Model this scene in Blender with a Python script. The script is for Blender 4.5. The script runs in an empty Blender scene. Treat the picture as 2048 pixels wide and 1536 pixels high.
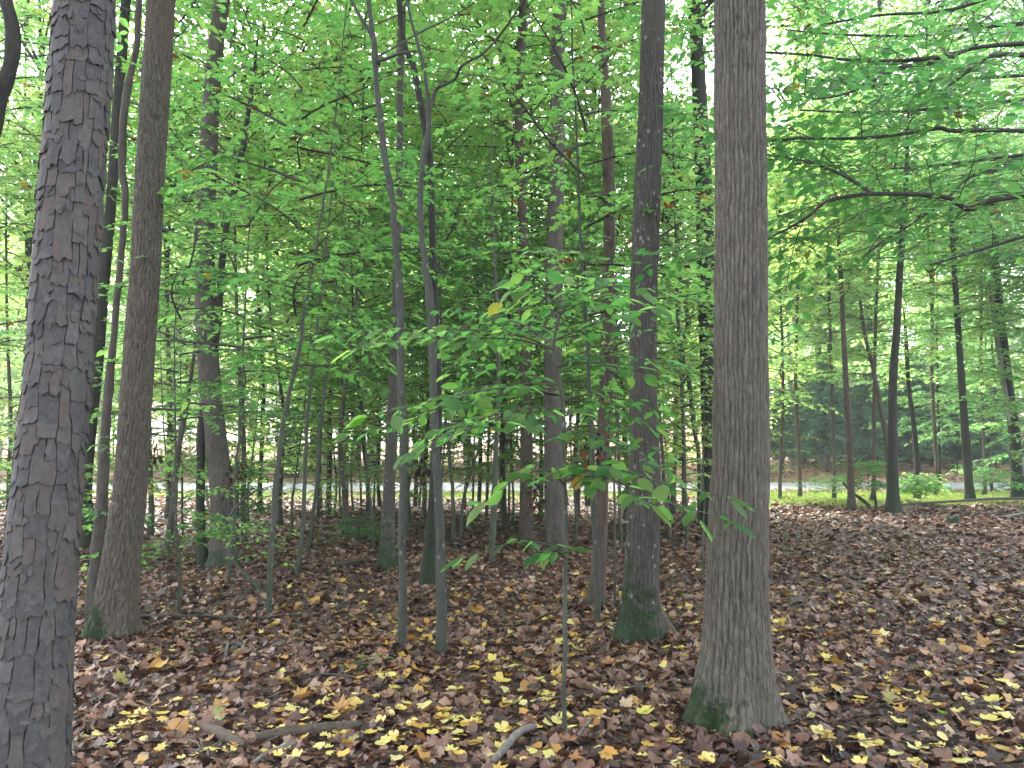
import bpy, math, random
import numpy as np
from mathutils import Vector

random.seed(7)
S = bpy.context.scene
COL = S.collection
PI = math.pi
R = math.radians

# ------------------------------------------------------------------ camera, sky, sun, exposure
CAMH, PITCH, FPX = 1.55, R(5.0), 1500.0
cam = bpy.data.cameras.new('camera')
cam.sensor_width = 36.0
cam.lens = FPX / 2048 * 36
cam.clip_start, cam.clip_end = 0.05, 2000
cam_o = bpy.data.objects.new('camera', cam)
cam_o.location = (0, 0, CAMH)
cam_o.rotation_euler = (R(90) + PITCH, 0, 0)
COL.objects.link(cam_o)
S.camera = cam_o

SUN_EL, SUN_AZ = R(52), R(-25)       # azimuth from +Y towards +X; high and soft, in front of the camera
w = bpy.data.worlds.new('World')
S.world = w
w.use_nodes = True
nt = w.node_tree
for n in list(nt.nodes):
    nt.nodes.remove(n)
sky = nt.nodes.new('ShaderNodeTexSky')
sky.sky_type = 'NISHITA'
sky.sun_disc = False
sky.sun_elevation = SUN_EL
sky.sun_rotation = SUN_AZ
sky.air_density = 1.0
sky.dust_density = 4.0
sky.ozone_density = 1.0
hs = nt.nodes.new('ShaderNodeHueSaturation')
hs.inputs['Saturation'].default_value = 0.45
bg = nt.nodes.new('ShaderNodeBackground')
bg.inputs['Strength'].default_value = 0.15
wo = nt.nodes.new('ShaderNodeOutputWorld')
nt.links.new(sky.outputs[0], hs.inputs['Color'])
nt.links.new(hs.outputs[0], bg.inputs[0])
nt.links.new(bg.outputs[0], wo.inputs[0])

sun = bpy.data.lights.new('sun', 'SUN')
sun.energy = 1.5
sun.angle = R(14)
sun.color = (1.0, 0.96, 0.9)
sun_o = bpy.data.objects.new('sun', sun)
sd = Vector((math.sin(SUN_AZ) * math.cos(SUN_EL), math.cos(SUN_AZ) * math.cos(SUN_EL), math.sin(SUN_EL)))
sun_o.rotation_euler = sd.to_track_quat('Z', 'Y').to_euler()
sun_o.location = (0, 0, 40)
COL.objects.link(sun_o)

S.view_settings.view_transform = 'Standard'
S.view_settings.look = 'None'
S.view_settings.gamma = 1.0
S.view_settings.use_curve_mapping = False
S.view_settings.exposure = 3.0
S.cycles.max_bounces = 12
S.cycles.diffuse_bounces = 7
S.cycles.glossy_bounces = 2
S.cycles.transmission_bounces = 8
S.cycles.volume_bounces = 1
S.cycles.transparent_max_bounces = 4
S.cycles.caustics_reflective = False
S.cycles.caustics_refractive = False

# ------------------------------------------------------------------ numeric helpers
_tab = {}
def vn(u, v, seed=0, pu=None):
    """smooth value noise in -1..1; pu = integer period in u"""
    if seed not in _tab:
        _tab[seed] = np.random.RandomState(seed + 11).rand(256, 256) * 2 - 1
    T = _tab[seed]
    u = np.asarray(u, float); v = np.asarray(v, float)
    i = np.floor(u).astype(int); j = np.floor(v).astype(int)
    f = u - i; g = v - j
    f = f * f * (3 - 2 * f); g = g * g * (3 - 2 * g)
    if pu:
        i0, i1 = i % pu, (i + 1) % pu
    else:
        i0, i1 = i % 256, (i + 1) % 256
    j0, j1 = j % 256, (j + 1) % 256
    return (T[i0, j0] * (1 - f) * (1 - g) + T[i1, j0] * f * (1 - g) + T[i0, j1] * (1 - f) * g + T[i1, j1] * f * g)

def smooth(a, b, x):
    t = np.clip((np.asarray(x, float) - a) / (b - a), 0, 1)
    return t * t * (3 - 2 * t)

def ground_h(x, y):
    x = np.asarray(x, float); y = np.asarray(y, float)
    near = 1 - smooth(21, 25, y)
    h = 0.05 * vn(x * 0.7, y * 0.7, 1) * near + 0.10 * vn(x * 0.22 + 9, y * 0.22, 2) * near
    h = h + 0.012 * vn(x * 3.1, y * 3.1, 3) * near
    # the wood floor dips a little in the middle left
    h = h - 0.10 * smooth(7, 12, y) * near * (1 - smooth(1, 5, x)) * smooth(-14, -5, x)
    right = smooth(4, 14, x)
    bank_l = 0.75 * smooth(38, 46, y) - 0.3 * smooth(48, 60, y)
    bank_r = 1.3 * smooth(36.5, 50, y) + 5.0 * smooth(52, 130, y)
    h = h + bank_l * (1 - right) + bank_r * right + 0.25 * vn(x * .12, y * .12, 4) * smooth(40, 50, y)
    h = h + 3.0 * smooth(90, 200, y) * (1 - right)
    return h

cp, sp_ = math.cos(PITCH), math.sin(PITCH)
def ray(px, py):
    a = (px - 1024) / FPX; b = (768 - py) / FPX
    return np.array([a, cp - b * sp_, sp_ + b * cp])

def at(px, py, Y):
    """the point of the vertical plane at distance Y seen at photo pixel px,py"""
    d = ray(px, py)
    t = Y / d[1]
    return np.array([0, 0, CAMH]) + d * t, t

def hit(px, py):
    d = ray(px, py)
    t = 1.0
    for _ in range(4000):
        p = np.array([0, 0, CAMH]) + d * t
        if p[2] <= float(ground_h(p[0], p[1])):
            return p
        t += 0.02
    return p

def norm(v):
    v = np.asarray(v, float)
    return v / (np.linalg.norm(v, axis=-1, keepdims=True) + 1e-12)

# ------------------------------------------------------------------ mesh + object helpers
def mesh_np(name, V, quads=None, tris=None, attr=None, smooth_=False, vattr=None):
    me = bpy.data.meshes.new(name)
    V = np.asarray(V, np.float32)
    me.vertices.add(len(V))
    me.vertices.foreach_set('co', V.ravel())
    loops = []; tot = []
    if quads is not None and len(quads):
        quads = np.asarray(quads, np.int32); loops.append(quads.ravel()); tot.append(np.full(len(quads), 4, np.int32))
    if tris is not None and len(tris):
        tris = np.asarray(tris, np.int32); loops.append(tris.ravel()); tot.append(np.full(len(tris), 3, np.int32))
    loops = np.concatenate(loops); tot = np.concatenate(tot)
    me.loops.add(len(loops))
    me.loops.foreach_set('vertex_index', loops)
    me.polygons.add(len(tot))
    start = np.concatenate([[0], np.cumsum(tot)[:-1]]).astype(np.int32)
    me.polygons.foreach_set('loop_start', start)
    me.polygons.foreach_set('loop_total', tot)
    me.polygons.foreach_set('use_smooth', np.full(len(tot), bool(smooth_)))
    if attr:
        for k, a in attr.items():
            at_ = me.attributes.new(k, 'FLOAT', 'FACE')
            at_.data.foreach_set('value', np.asarray(a, np.float32))
    if vattr:
        for k, a in vattr.items():
            at_ = me.attributes.new(k, 'FLOAT', 'POINT')
            at_.data.foreach_set('value', np.asarray(a, np.float32))
    me.update(calc_edges=True)
    return me

def link(name, me, mat=None, parent=None, loc=None):
    o = bpy.data.objects.new(name, me)
    COL.objects.link(o)
    if mat is not None and me is not None and not me.materials:
        me.materials.append(mat)
    if parent is not None:
        o.parent = parent
    if loc is not None:
        o.location = loc
    return o

def tag(o, label=None, cat=None, group=None, kind=None):
    if label: o['label'] = label
    if cat: o['category'] = cat
    if group: o['group'] = group
    if kind: o['kind'] = kind
    return o

def thing(name, label, cat, loc, group=None):
    o = bpy.data.objects.new(name, None)
    o.empty_display_size = 0.2
    COL.objects.link(o)
    o.location = Vector([float(c) for c in loc])
    return tag(o, label, cat, group)

def tube(pts, rad, n=6, capend=True):
    """tube through pts; returns V, quads"""
    pts = np.asarray(pts, float); rad = np.asarray(rad, float)
    T = np.gradient(pts, axis=0); T = norm(T)
    ref = np.array([0, 0, 1.0]) if abs(T[:, 2]).mean() < 0.8 else np.array([0, 1.0, 0])
    A = norm(np.cross(T, ref)); B = np.cross(T, A)
    th = np.arange(n) * 2 * PI / n
    V = pts[:, None, :] + rad[:, None, None] * (A[:, None, :] * np.cos(th)[None, :, None] + B[:, None, :] * np.sin(th)[None, :, None])
    m = len(pts)
    i = np.arange(m - 1)[:, None] * n + np.arange(n)[None, :]
    i2 = np.arange(m - 1)[:, None] * n + (np.arange(n)[None, :] + 1) % n
    Q = np.stack([i, i2, i2 + n, i + n], -1).reshape(-1, 4)
    return V.reshape(-1, 3), Q

def tubes_mesh(name, lst, n=4):
    Vs, Qs, off = [], [], 0
    for pts, rad in lst:
        V, Q = tube(pts, rad, n)
        Vs.append(V); Qs.append(Q + off); off += len(V)
    return mesh_np(name, np.concatenate(Vs), quads=np.concatenate(Qs), smooth_=True)

def catmull(P, k):
    P = np.asarray(P, float)
    Q = np.vstack([2 * P[0] - P[1], P, 2 * P[-1] - P[-2]])
    out = []
    for i in range(1, len(Q) - 2):
        t = np.linspace(0, 1, k, endpoint=False)[:, None]
        a, b, c, d = Q[i - 1], Q[i], Q[i + 1], Q[i + 2]
        out.append(0.5 * ((2 * b) + (-a + c) * t + (2 * a - 5 * b + 4 * c - d) * t * t + (-a + 3 * b - 3 * c + d) * t ** 3))
    out.append(P[-1:])
    return np.vstack(out)

# ------------------------------------------------------------------ materials
def new_mat(name):
    m = bpy.data.materials.new(name)
    m.use_nodes = True
    t = m.node_tree
    for n in list(t.nodes):
        t.nodes.remove(n)
    out = t.nodes.new('ShaderNodeOutputMaterial')
    return m, t, out

def N(t, typ, **kw):
    n = t.nodes.new(typ)
    for k, v in kw.items():
        if k in n.inputs: n.inputs[k].default_value = v
        else: setattr(n, k, v)
    return n

def ramp(t, fac, stops, interp='LINEAR'):
    r = t.nodes.new('ShaderNodeValToRGB')
    r.color_ramp.interpolation = interp
    el = r.color_ramp.elements
    while len(el) < len(stops): el.new(0.5)
    while len(el) > len(stops): el.remove(el[-1])
    for e, (p, c) in zip(el, stops):
        e.position = p; e.color = (*c, 1) if len(c) == 3 else c
    t.links.new(fac, r.inputs[0])
    return r.outputs[0]

def mixc(t, fac, a, b, mode='MIX'):
    m = t.nodes.new('ShaderNodeMix'); m.data_type = 'RGBA'; m.blend_type = mode
    for sock, val in ((m.inputs[0], fac), (m.inputs[6], a), (m.inputs[7], b)):
        if hasattr(val, 'links') or isinstance(val, bpy.types.NodeSocket): t.links.new(val, sock)
        elif isinstance(val, (int, float)): sock.default_value = val
        else: sock.default_value = (*val, 1)
    return m.outputs[2]

def math_(t, op, a, b=0.0, clamp=False):
    m = t.nodes.new('ShaderNodeMath'); m.operation = op; m.use_clamp = clamp
    for s, v in ((m.inputs[0], a), (m.inputs[1], b)):
        if isinstance(v, bpy.types.NodeSocket): t.links.new(v, s)
        else: s.default_value = v
    return m.outputs[0]

def noise(t, vec, scale, detail=4, rough=0.6, dist=0.0):
    n = N(t, 'ShaderNodeTexNoise', Scale=scale, Detail=detail, Roughness=rough, Distortion=dist)
    t.links.new(vec, n.inputs['Vector'])
    return n.outputs['Fac']

def mapped(t, vec, sc):
    m = t.nodes.new('ShaderNodeMapping'); m.inputs['Scale'].default_value = sc
    t.links.new(vec, m.inputs['Vector'])
    return m.outputs[0]

def bark_mat(name, ridge, furrow, gs=(26, 26, 5), bump=0.9, bdist=0.012, moss=0.0, mossh=0.5, dark_h=0.0, relief=False,
             spots=0.0, wash=None, mside=-1.4):
    m, t, out = new_mat(name)
    tc = N(t, 'ShaderNodeTexCoord'); ob = tc.outputs['Object']
    mp = mapped(t, ob, gs)
    n1 = noise(t, mp, 1.0, 5, 0.65, 0.6)
    n2 = noise(t, mapped(t, ob, (gs[0] * 3, gs[1] * 3, gs[2] * 3.5)), 1.0, 3, 0.6)
    big = noise(t, ob, 1.7, 3, 0.6)
    fac = math_(t, 'ADD', math_(t, 'MULTIPLY', n1, 0.65), math_(t, 'MULTIPLY', n2, 0.35))
    lo = ramp(t, fac, [(0.36, furrow), (0.5, tuple((a + b) / 2 for a, b in zip(ridge, furrow))), (0.62, ridge)])
    if relief:
        at_ = N(t, 'ShaderNodeAttribute', attribute_name='relief')
        f2 = ramp(t, at_.outputs['Fac'], [(0.0, (0, 0, 0)), (0.55, (1, 1, 1))])
        lo = mixc(t, f2, mixc(t, 0.85, lo, tuple(c * .7 for c in furrow)), lo)
    # broad tone changes along the stem
    lo = mixc(t, math_(t, 'MULTIPLY', math_(t, 'SUBTRACT', big, 0.42), 1.6, True), lo,
              wash if wash else tuple(min(1, c * 1.25) for c in ridge))
    if spots:
        vo = N(t, 'ShaderNodeTexVoronoi', Scale=17.0)
        t.links.new(mapped(t, ob, (1, 1, 0.7)), vo.inputs['Vector'])
        sm = ramp(t, vo.outputs['Distance'], [(0.16, (1, 1, 1)), (0.24, (0, 0, 0))])
        sm2 = math_(t, 'MULTIPLY', sm, math_(t, 'GREATER_THAN', noise(t, ob, 5.0, 2), 0.5))
        lo = mixc(t, math_(t, 'MULTIPLY', sm2, spots), lo, (0.30, 0.32, 0.28))
    if moss:
        sep = N(t, 'ShaderNodeSeparateXYZ'); t.links.new(ob, sep.inputs[0])
        hh = math_(t, 'DIVIDE', sep.outputs[2], mossh)
        side = math_(t, 'MULTIPLY', sep.outputs[0], mside)
        mk = math_(t, 'ADD', math_(t, 'SUBTRACT', 1.0, hh), side)
        mk = math_(t, 'ADD', mk, math_(t, 'MULTIPLY', math_(t, 'SUBTRACT', noise(t, ob, 8, 6, 0.7), 0.5), 5.0))
        mk = math_(t, 'MULTIPLY', math_(t, 'SUBTRACT', mk, 0.15), 2.2, True)
        mc = ramp(t, noise(t, ob, 45, 5, 0.7), [(0.35, (0.006, 0.012, 0.005)), (0.55, (0.022, 0.040, 0.012)), (0.7, (0.05, 0.075, 0.02))])
        lo = mixc(t, math_(t, 'MULTIPLY', mk, moss), lo, mc)
    b = N(t, 'ShaderNodeBsdfPrincipled', Roughness=0.85)
    b.inputs['Specular IOR Level'].default_value = 0.3
    t.links.new(lo, b.inputs['Base Color'])
    bp = N(t, 'ShaderNodeBump', Strength=bump, Distance=bdist)
    t.links.new(fac, bp.inputs['Height'])
    t.links.new(bp.outputs[0], b.inputs['Normal'])
    t.links.new(b.outputs[0], out.inputs[0])
    return m

def leaf_mat(name, stops, trans_stops, trans=0.5, rough=0.42, spec=0.5, objrand=0.25, bump=False, clampvar=None):
    m, t, out = new_mat(name)
    at_ = N(t, 'ShaderNodeAttribute', attribute_name='tint')
    oi = N(t, 'ShaderNodeObjectInfo')
    fac = at_.outputs['Fac']
    c = ramp(t, fac, stops); c2 = ramp(t, fac, trans_stops)
    vary = math_(t, 'ADD', math_(t, 'MULTIPLY', math_(t, 'SUBTRACT', oi.outputs['Random'], 0.5), objrand), 1.0)
    h1 = N(t, 'ShaderNodeHueSaturation'); h2 = N(t, 'ShaderNodeHueSaturation')
    for h, cc in ((h1, c), (h2, c2)):
        t.links.new(cc, h.inputs['Color']); t.links.new(vary, h.inputs['Value'])
        t.links.new(math_(t, 'ADD', 0.5, math_(t, 'MULTIPLY', math_(t, 'SUBTRACT', oi.outputs['Random'], 0.5), objrand * -0.12)), h.inputs['Hue'])
    p = N(t, 'ShaderNodeBsdfPrincipled', Roughness=rough)
    p.inputs['Specular IOR Level'].default_value = spec
    t.links.new(h1.outputs[0], p.inputs['Base Color'])
    tr = N(t, 'ShaderNodeBsdfTranslucent'); t.links.new(h2.outputs[0], tr.inputs[0])
    mx = N(t, 'ShaderNodeMixShader', Fac=trans)
    t.links.new(p.outputs[0], mx.inputs[1]); t.links.new(tr.outputs[0], mx.inputs[2])
    if bump:
        tc = N(t, 'ShaderNodeTexCoord')
        n1 = noise(t, tc.outputs['Object'], 45, 3)
        bp = N(t, 'ShaderNodeBump', Strength=0.35, Distance=0.01)
        t.links.new(n1, bp.inputs['Height']); t.links.new(bp.outputs[0], p.inputs['Normal'])
    t.links.new(mx.outputs[0], out.inputs[0])
    return m

G = lambda *s: list(s)
M = {}
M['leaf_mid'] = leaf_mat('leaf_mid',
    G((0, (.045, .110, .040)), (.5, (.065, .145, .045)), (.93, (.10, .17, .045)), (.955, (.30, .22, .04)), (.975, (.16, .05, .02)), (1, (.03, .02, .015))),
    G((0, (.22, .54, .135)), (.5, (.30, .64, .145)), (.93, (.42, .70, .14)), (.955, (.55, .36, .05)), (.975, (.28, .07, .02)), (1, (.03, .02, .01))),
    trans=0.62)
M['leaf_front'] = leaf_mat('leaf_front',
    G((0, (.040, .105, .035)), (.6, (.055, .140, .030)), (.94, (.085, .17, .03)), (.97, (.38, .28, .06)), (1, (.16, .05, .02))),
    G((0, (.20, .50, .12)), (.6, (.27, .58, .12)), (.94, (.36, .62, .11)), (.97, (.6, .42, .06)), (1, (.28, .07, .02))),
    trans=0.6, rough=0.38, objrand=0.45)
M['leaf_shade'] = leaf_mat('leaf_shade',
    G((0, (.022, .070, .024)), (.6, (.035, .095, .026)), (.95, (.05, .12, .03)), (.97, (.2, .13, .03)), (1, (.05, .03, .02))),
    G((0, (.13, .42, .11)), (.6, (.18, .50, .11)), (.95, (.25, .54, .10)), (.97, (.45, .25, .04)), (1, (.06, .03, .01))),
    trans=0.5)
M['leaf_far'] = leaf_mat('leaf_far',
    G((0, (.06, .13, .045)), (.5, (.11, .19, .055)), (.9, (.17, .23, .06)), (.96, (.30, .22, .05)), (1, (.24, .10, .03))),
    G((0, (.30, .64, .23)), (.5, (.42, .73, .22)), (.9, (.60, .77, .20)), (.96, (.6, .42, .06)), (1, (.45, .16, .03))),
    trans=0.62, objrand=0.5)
M['needle'] = leaf_mat('needle',
    G((0, (.050, .115, .070)), (1, (.085, .17, .095))), G((0, (.10, .30, .16)), (1, (.15, .38, .18))), trans=0.4, rough=0.6)
M['grass'] = leaf_mat('grass',
    G((0, (.12, .20, .05)), (.7, (.20, .27, .08)), (1, (.34, .30, .13))), G((0, (.16, .40, .05)), (.7, (.3, .45, .06)), (1, (.4, .35, .1))), trans=0.4, rough=0.6)
M['litter'] = leaf_mat('litter',
    G((0, (.020, .012, .009)), (.25, (.056, .030, .021)), (.5, (.140, .070, .047)), (.68, (.225, .125, .084)), (.8, (.30, .20, .155)), (.9, (.24, .10, .05)), (.97, (.38, .26, .17)), (1, (.46, .34, .20))),
    G((0, (.03, .01, .005)), (.5, (.15, .05, .02)), (.9, (.35, .12, .03)), (1, (.5, .3, .12))), trans=0.15, rough=0.45, spec=0.45, objrand=0, bump=True)
M['yellow'] = leaf_mat('yellow',
    G((0, (.68, .58, .24)), (.3, (.70, .56, .15)), (.6, (.62, .42, .09)), (.8, (.50, .24, .06)), (.93, (.34, .13, .07)), (1, (.30, .44, .12))),
    G((0, (.7, .6, .15)), (.5, (.7, .5, .05)), (.8, (.6, .25, .03)), (.93, (.4, .12, .05)), (1, (.3, .6, .06))), trans=0.25, rough=0.42, objrand=0.25, bump=True)

M['bark_tulip'] = bark_mat('bark_tulip', (.160, .142, .112), (.024, .020, .016), gs=(70, 70, 9), bump=1.0, bdist=.008, moss=0.95, mossh=0.17, mside=-5.0, relief=True, wash=(.118, .100, .072))
M['bark_oak'] = bark_mat('bark_oak', (.138, .118, .088), (.022, .019, .014), gs=(60, 60, 14), bump=1.0, bdist=.008, moss=0.97, mossh=0.30, mside=-6.0, relief=True, wash=(.10, .075, .055))
M['bark_mossy'] = bark_mat('bark_mossy', (.094, .086, .070), (.022, .019, .016), gs=(60, 60, 9), bump=1.0, bdist=.008, moss=0.97, mossh=0.60, relief=True, spots=0.5, wash=(.080, .065, .054))
M['bark_brown'] = bark_mat('bark_brown', (.098, .072, .054), (.032, .024, .018), gs=(26, 26, 5), bump=1.0, bdist=.02, moss=0.8, mossh=0.25)
M['bark_grey'] = bark_mat('bark_grey', (.098, .082, .068), (.035, .029, .024), gs=(24, 24, 5), bump=1.0, bdist=.015, moss=0.8, mossh=0.3)
M['bark_dark'] = bark_mat('bark_dark', (.036, .033, .026), (.012, .011, .010), gs=(22, 22, 7), bump=1.0, bdist=.02, moss=0.7, mossh=1.2)
M['bark_beech'] = bark_mat('bark_beech', (.068, .070, .056), (.034, .034, .028), gs=(14, 14, 9), bump=0.3, bdist=.006, moss=0.35, mossh=0.3, spots=0.35, wash=(.065, .075, .055))
M['bark_thin'] = bark_mat('bark_thin', (.09, .095, .07), (.045, .048, .036), gs=(18, 18, 6), bump=0.4, bdist=.006, moss=0.5, mossh=0.5, spots=0.3, wash=(.06, .07, .045))
M['bark_pale'] = bark_mat('bark_pale', (0.270, 0.255, 0.225), (0.128, 0.116, 0.101), gs=(12, 12, 4), bump=0.5, bdist=.01)
M['twig'] = bark_mat('twig', (.085, .075, .06), (.035, .03, .025), gs=(30, 30, 10), bump=0.3, bdist=.004)
M['limb'] = bark_mat('limb', (.07, .066, .055), (.03, .028, .025), gs=(20, 20, 20), bump=0.4, bdist=.006)
M['deadwood'] = bark_mat('deadwood', (.11, .085, .062), (.03, .022, .017), gs=(14, 40, 40), bump=0.8, bdist=.01)
M['deadgrey'] = bark_mat('deadgrey', (.19, .17, .145), (.07, .06, .05), gs=(20, 20, 20), bump=0.6, bdist=.006)
M['plate_back'] = bark_mat('plate_back', (.055, .042, .035), (.02, .016, .014), gs=(20, 20, 9), bump=0.8, bdist=.012)

def plate_material():
    m, t, out = new_mat('pine_plate')
    oi = N(t, 'ShaderNodeObjectInfo')
    at_ = N(t, 'ShaderNodeAttribute', attribute_name='tint')
    tc = N(t, 'ShaderNodeTexCoord'); ob = tc.outputs['Object']
    rnd = math_(t, 'FRACT', math_(t, 'ADD', oi.outputs['Random'], at_.outputs['Fac']))
    base = ramp(t, rnd, [(0, (.050, .048, .047)), (.45, (.068, .063, .059)), (.75, (.082, .070, .060)), (.9, (.085, .062, .050)), (1, (.090, .084, .080))])
    n1 = noise(t, ob, 30, 6, 0.7)
    n2 = noise(t, mapped(t, ob, (60, 60, 18)), 1.0, 4, 0.65)
    c = mixc(t, math_(t, 'MULTIPLY', math_(t, 'SUBTRACT', n1, 0.48), 3.2, True), base, (.115, .110, .108))
    c = mixc(t, math_(t, 'MULTIPLY', math_(t, 'SUBTRACT', 0.46, n2), 4.0, True), c, (.035, .028, .025))
    c = mixc(t, math_(t, 'MULTIPLY', math_(t, 'SUBTRACT', noise(t, ob, 7, 3), 0.56), 3.0, True), c, (.07, .078, .062))
    b = N(t, 'ShaderNodeBsdfPrincipled', Roughness=0.8)
    b.inputs['Specular IOR Level'].default_value = 0.35
    t.links.new(c, b.inputs['Base Color'])
    bp = N(t, 'ShaderNodeBump', Strength=0.8, Distance=0.006)
    t.links.new(math_(t, 'ADD', n1, math_(t, 'MULTIPLY', n2, 0.7)), bp.inputs['Height'])
    t.links.new(bp.outputs[0], b.inputs['Normal'])
    t.links.new(b.outputs[0], out.inputs[0])
    return m
M['pine_plate'] = plate_material()

def ground_material():
    m, t, out = new_mat('forest_floor')
    tc = N(t, 'ShaderNodeTexCoord'); ob = tc.outputs['Object']
    sep = N(t, 'ShaderNodeSeparateXYZ'); t.links.new(ob, sep.inputs[0])
    n1 = noise(t, ob, 14, 6, 0.7); n2 = noise(t, ob, 0.9, 4, 0.6); n3 = noise(t, ob, 70, 3, 0.7)
    c = ramp(t, n1, [(0.3, (.018, .011, .008)), (0.5, (.045, .025, .018)), (0.68, (.10, .055, .035))])
    # verge soil with moss and grass
    y = math_(t, 'ADD', sep.outputs[1], math_(t, 'MULTIPLY', math_(t, 'SUBTRACT', n2, 0.5), 7.0))
    yr = math_(t, 'ADD', y, math_(t, 'MULTIPLY', math_(t, 'GREATER_THAN', math_(t, 'ADD', sep.outputs[0], math_(t, 'MULTIPLY', math_(t, 'SUBTRACT', n2, 0.5), 6.0)), 6.0), 3.2))
    g1 = math_(t, 'MULTIPLY', math_(t, 'GREATER_THAN', yr, 24.0), math_(t, 'LESS_THAN', sep.outputs[1], 31.0))
    gc = ramp(t, n3, [(0.3, (.14, .18, .06)), (0.55, (.22, .26, .10)), (0.75, (.30, .25, .14))])
    c = mixc(t, math_(t, 'MULTIPLY', g1, 0.85), c, gc)
    # red brown needle bed past the road
    g2 = math_(t, 'GREATER_THAN', sep.outputs[1], 35.0)
    rc = ramp(t, noise(t, ob, 2.2, 6, 0.75), [(0.3, (.12, .06, .035)), (0.5, (.28, .13, .075)), (0.7, (.42, .25, .15))])
    c = mixc(t, g2, c, rc)
    b = N(t, 'ShaderNodeBsdfPrincipled', Roughness=0.8)
    t.links.new(c, b.inputs['Base Color'])
    bp = N(t, 'ShaderNodeBump', Strength=0.8, Distance=0.03)
    t.links.new(n1, bp.inputs['Height']); t.links.new(bp.outputs[0], b.inputs['Normal'])
    t.links.new(b.outputs[0], out.inputs[0])
    return m
M['floor'] = ground_material()

def road_material():
    m, t, out = new_mat('asphalt')
    tc = N(t, 'ShaderNodeTexCoord'); ob = tc.outputs['Object']
    n1 = noise(t, ob, 120, 3, 0.7); n2 = noise(t, mapped(t, ob, (.35, 1.2, 1)), 1.0, 5, 0.6)
    c = ramp(t, math_(t, 'ADD', math_(t, 'MULTIPLY', n1, .5), math_(t, 'MULTIPLY', n2, .5)),
             [(0.35, (.23, .235, .26)), (0.55, (.30, .305, .33)), (0.75, (.36, .36, .37))])
    b = N(t, 'ShaderNodeBsdfPrincipled', Roughness=0.32)
    t.links.new(c, b.inputs['Base Color'])
    bp = N(t, 'ShaderNodeBump', Strength=0.15, Distance=0.004)
    t.links.new(n1, bp.inputs['Height']); t.links.new(bp.outputs[0], b.inputs['Normal'])
    t.links.new(b.outputs[0], out.inputs[0])
    return m
M['road'] = road_material()

# ------------------------------------------------------------------ ground sheet and road
def axis_vals(lo, hi, fine_lo, fine_hi, step, grow=1.09):
    v = list(np.arange(fine_lo, fine_hi, step))
    s = step; x = fine_hi
    while x < hi: v.append(x); s *= grow; x += s
    v.append(hi)
    s = step; x = fine_lo - s
    while x > lo: v.insert(0, x); s *= grow; x -= s
    v.insert(0, lo)
    return np.array(v)

xs = axis_vals(-500, 500, -9, 9, 0.12)
ys = axis_vals(-30, 900, 2.0, 14, 0.12)
X, Y = np.meshgrid(xs, ys)
Z = ground_h(X, Y)
nx, ny = len(xs), len(ys)
idx = (np.arange(ny - 1)[:, None] * nx + np.arange(nx - 1)[None, :]).ravel()
gm = mesh_np('ground', np.stack([X, Y, Z], -1).reshape(-1, 3), quads=np.stack([idx, idx + 1, idx + nx + 1, idx + nx], -1), smooth_=True)
ground = tag(link('ground', gm, M['floor']), 'forest floor under brown leaf litter', kind='structure')

def road_edges(x):
    return 27.3 + 1.2 * smooth(2, 14, x) - 0.4 * smooth(-20, -6, -np.asarray(x)) * 0, 34.9 + 0.5 * smooth(2, 16, x)
rx = np.linspace(-160, 160, 161)
n_, f_ = road_edges(rx)
n_ = n_ + 0.10 * vn(rx * .8, rx * 0, 21); f_ = f_ + 0.10 * vn(rx * .8, rx * 0 + 5, 22)
prof = [(0.0, -0.05), (0.0, 0.030), (0.5, 0.055), (1.0, 0.030), (1.0, -0.05)]
V = np.concatenate([np.stack([rx, n_ + (f_ - n_) * a, np.full_like(rx, zz)], -1) for a, zz in prof])
k = len(rx); Q = []
for r_ in range(len(prof) - 1):
    i = np.arange(k - 1) + r_ * k
    Q.append(np.stack([i, i + 1, i + 1 + k, i + k], -1))
tag(link('road', mesh_np('road', V, quads=np.concatenate(Q)), M['road']), 'narrow grey asphalt lane crossing behind the trees', kind='structure')

# ------------------------------------------------------------------ leaf meshes
T_OVATE = (np.array([(0, 0, 0), (.32, -.27, .05), (.32, .27, .05), (.68, -.20, .02), (.68, .20, .02), (1, 0, -.10), (.5, 0, -.01)]),
           [(0, 1, 6, 6), ], None)
def template(kind):
    """local leaf: verts (x along, y across, z up), tris"""
    if kind == 'diamond':
        v = [(0, 0, 0), (.45, -.30, .06), (1, 0, -.08), (.45, .30, .06)]
        f = [(0, 1, 2), (0, 2, 3)]
    elif kind == 'ovate':
        v = [(0, 0, 0), (.33, -.27, .05), (.70, -.20, .0), (1, 0, -.12), (.70, .20, .0), (.33, .27, .05)]
        f = [(0, 1, 2), (0, 2, 3), (0, 3, 4), (0, 4, 5)]
    elif kind == 'maple':
        v = [(0, 0, 0), (.10, -.36, .0), (.38, -.20, .05), (.56, -.46, -.03), (.70, -.16, .02), (1, 0, -.12),
             (.70, .16, .02), (.56, .46, -.03), (.38, .20, .05), (.10, .36, .0)]
        f = [(0, 1, 2), (0, 2, 4), (2, 3, 4), (0, 4, 5), (0, 5, 6), (0, 6, 8), (6, 7, 8), (0, 8, 9)]
    return np.array(v, float), np.array(f)

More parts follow.
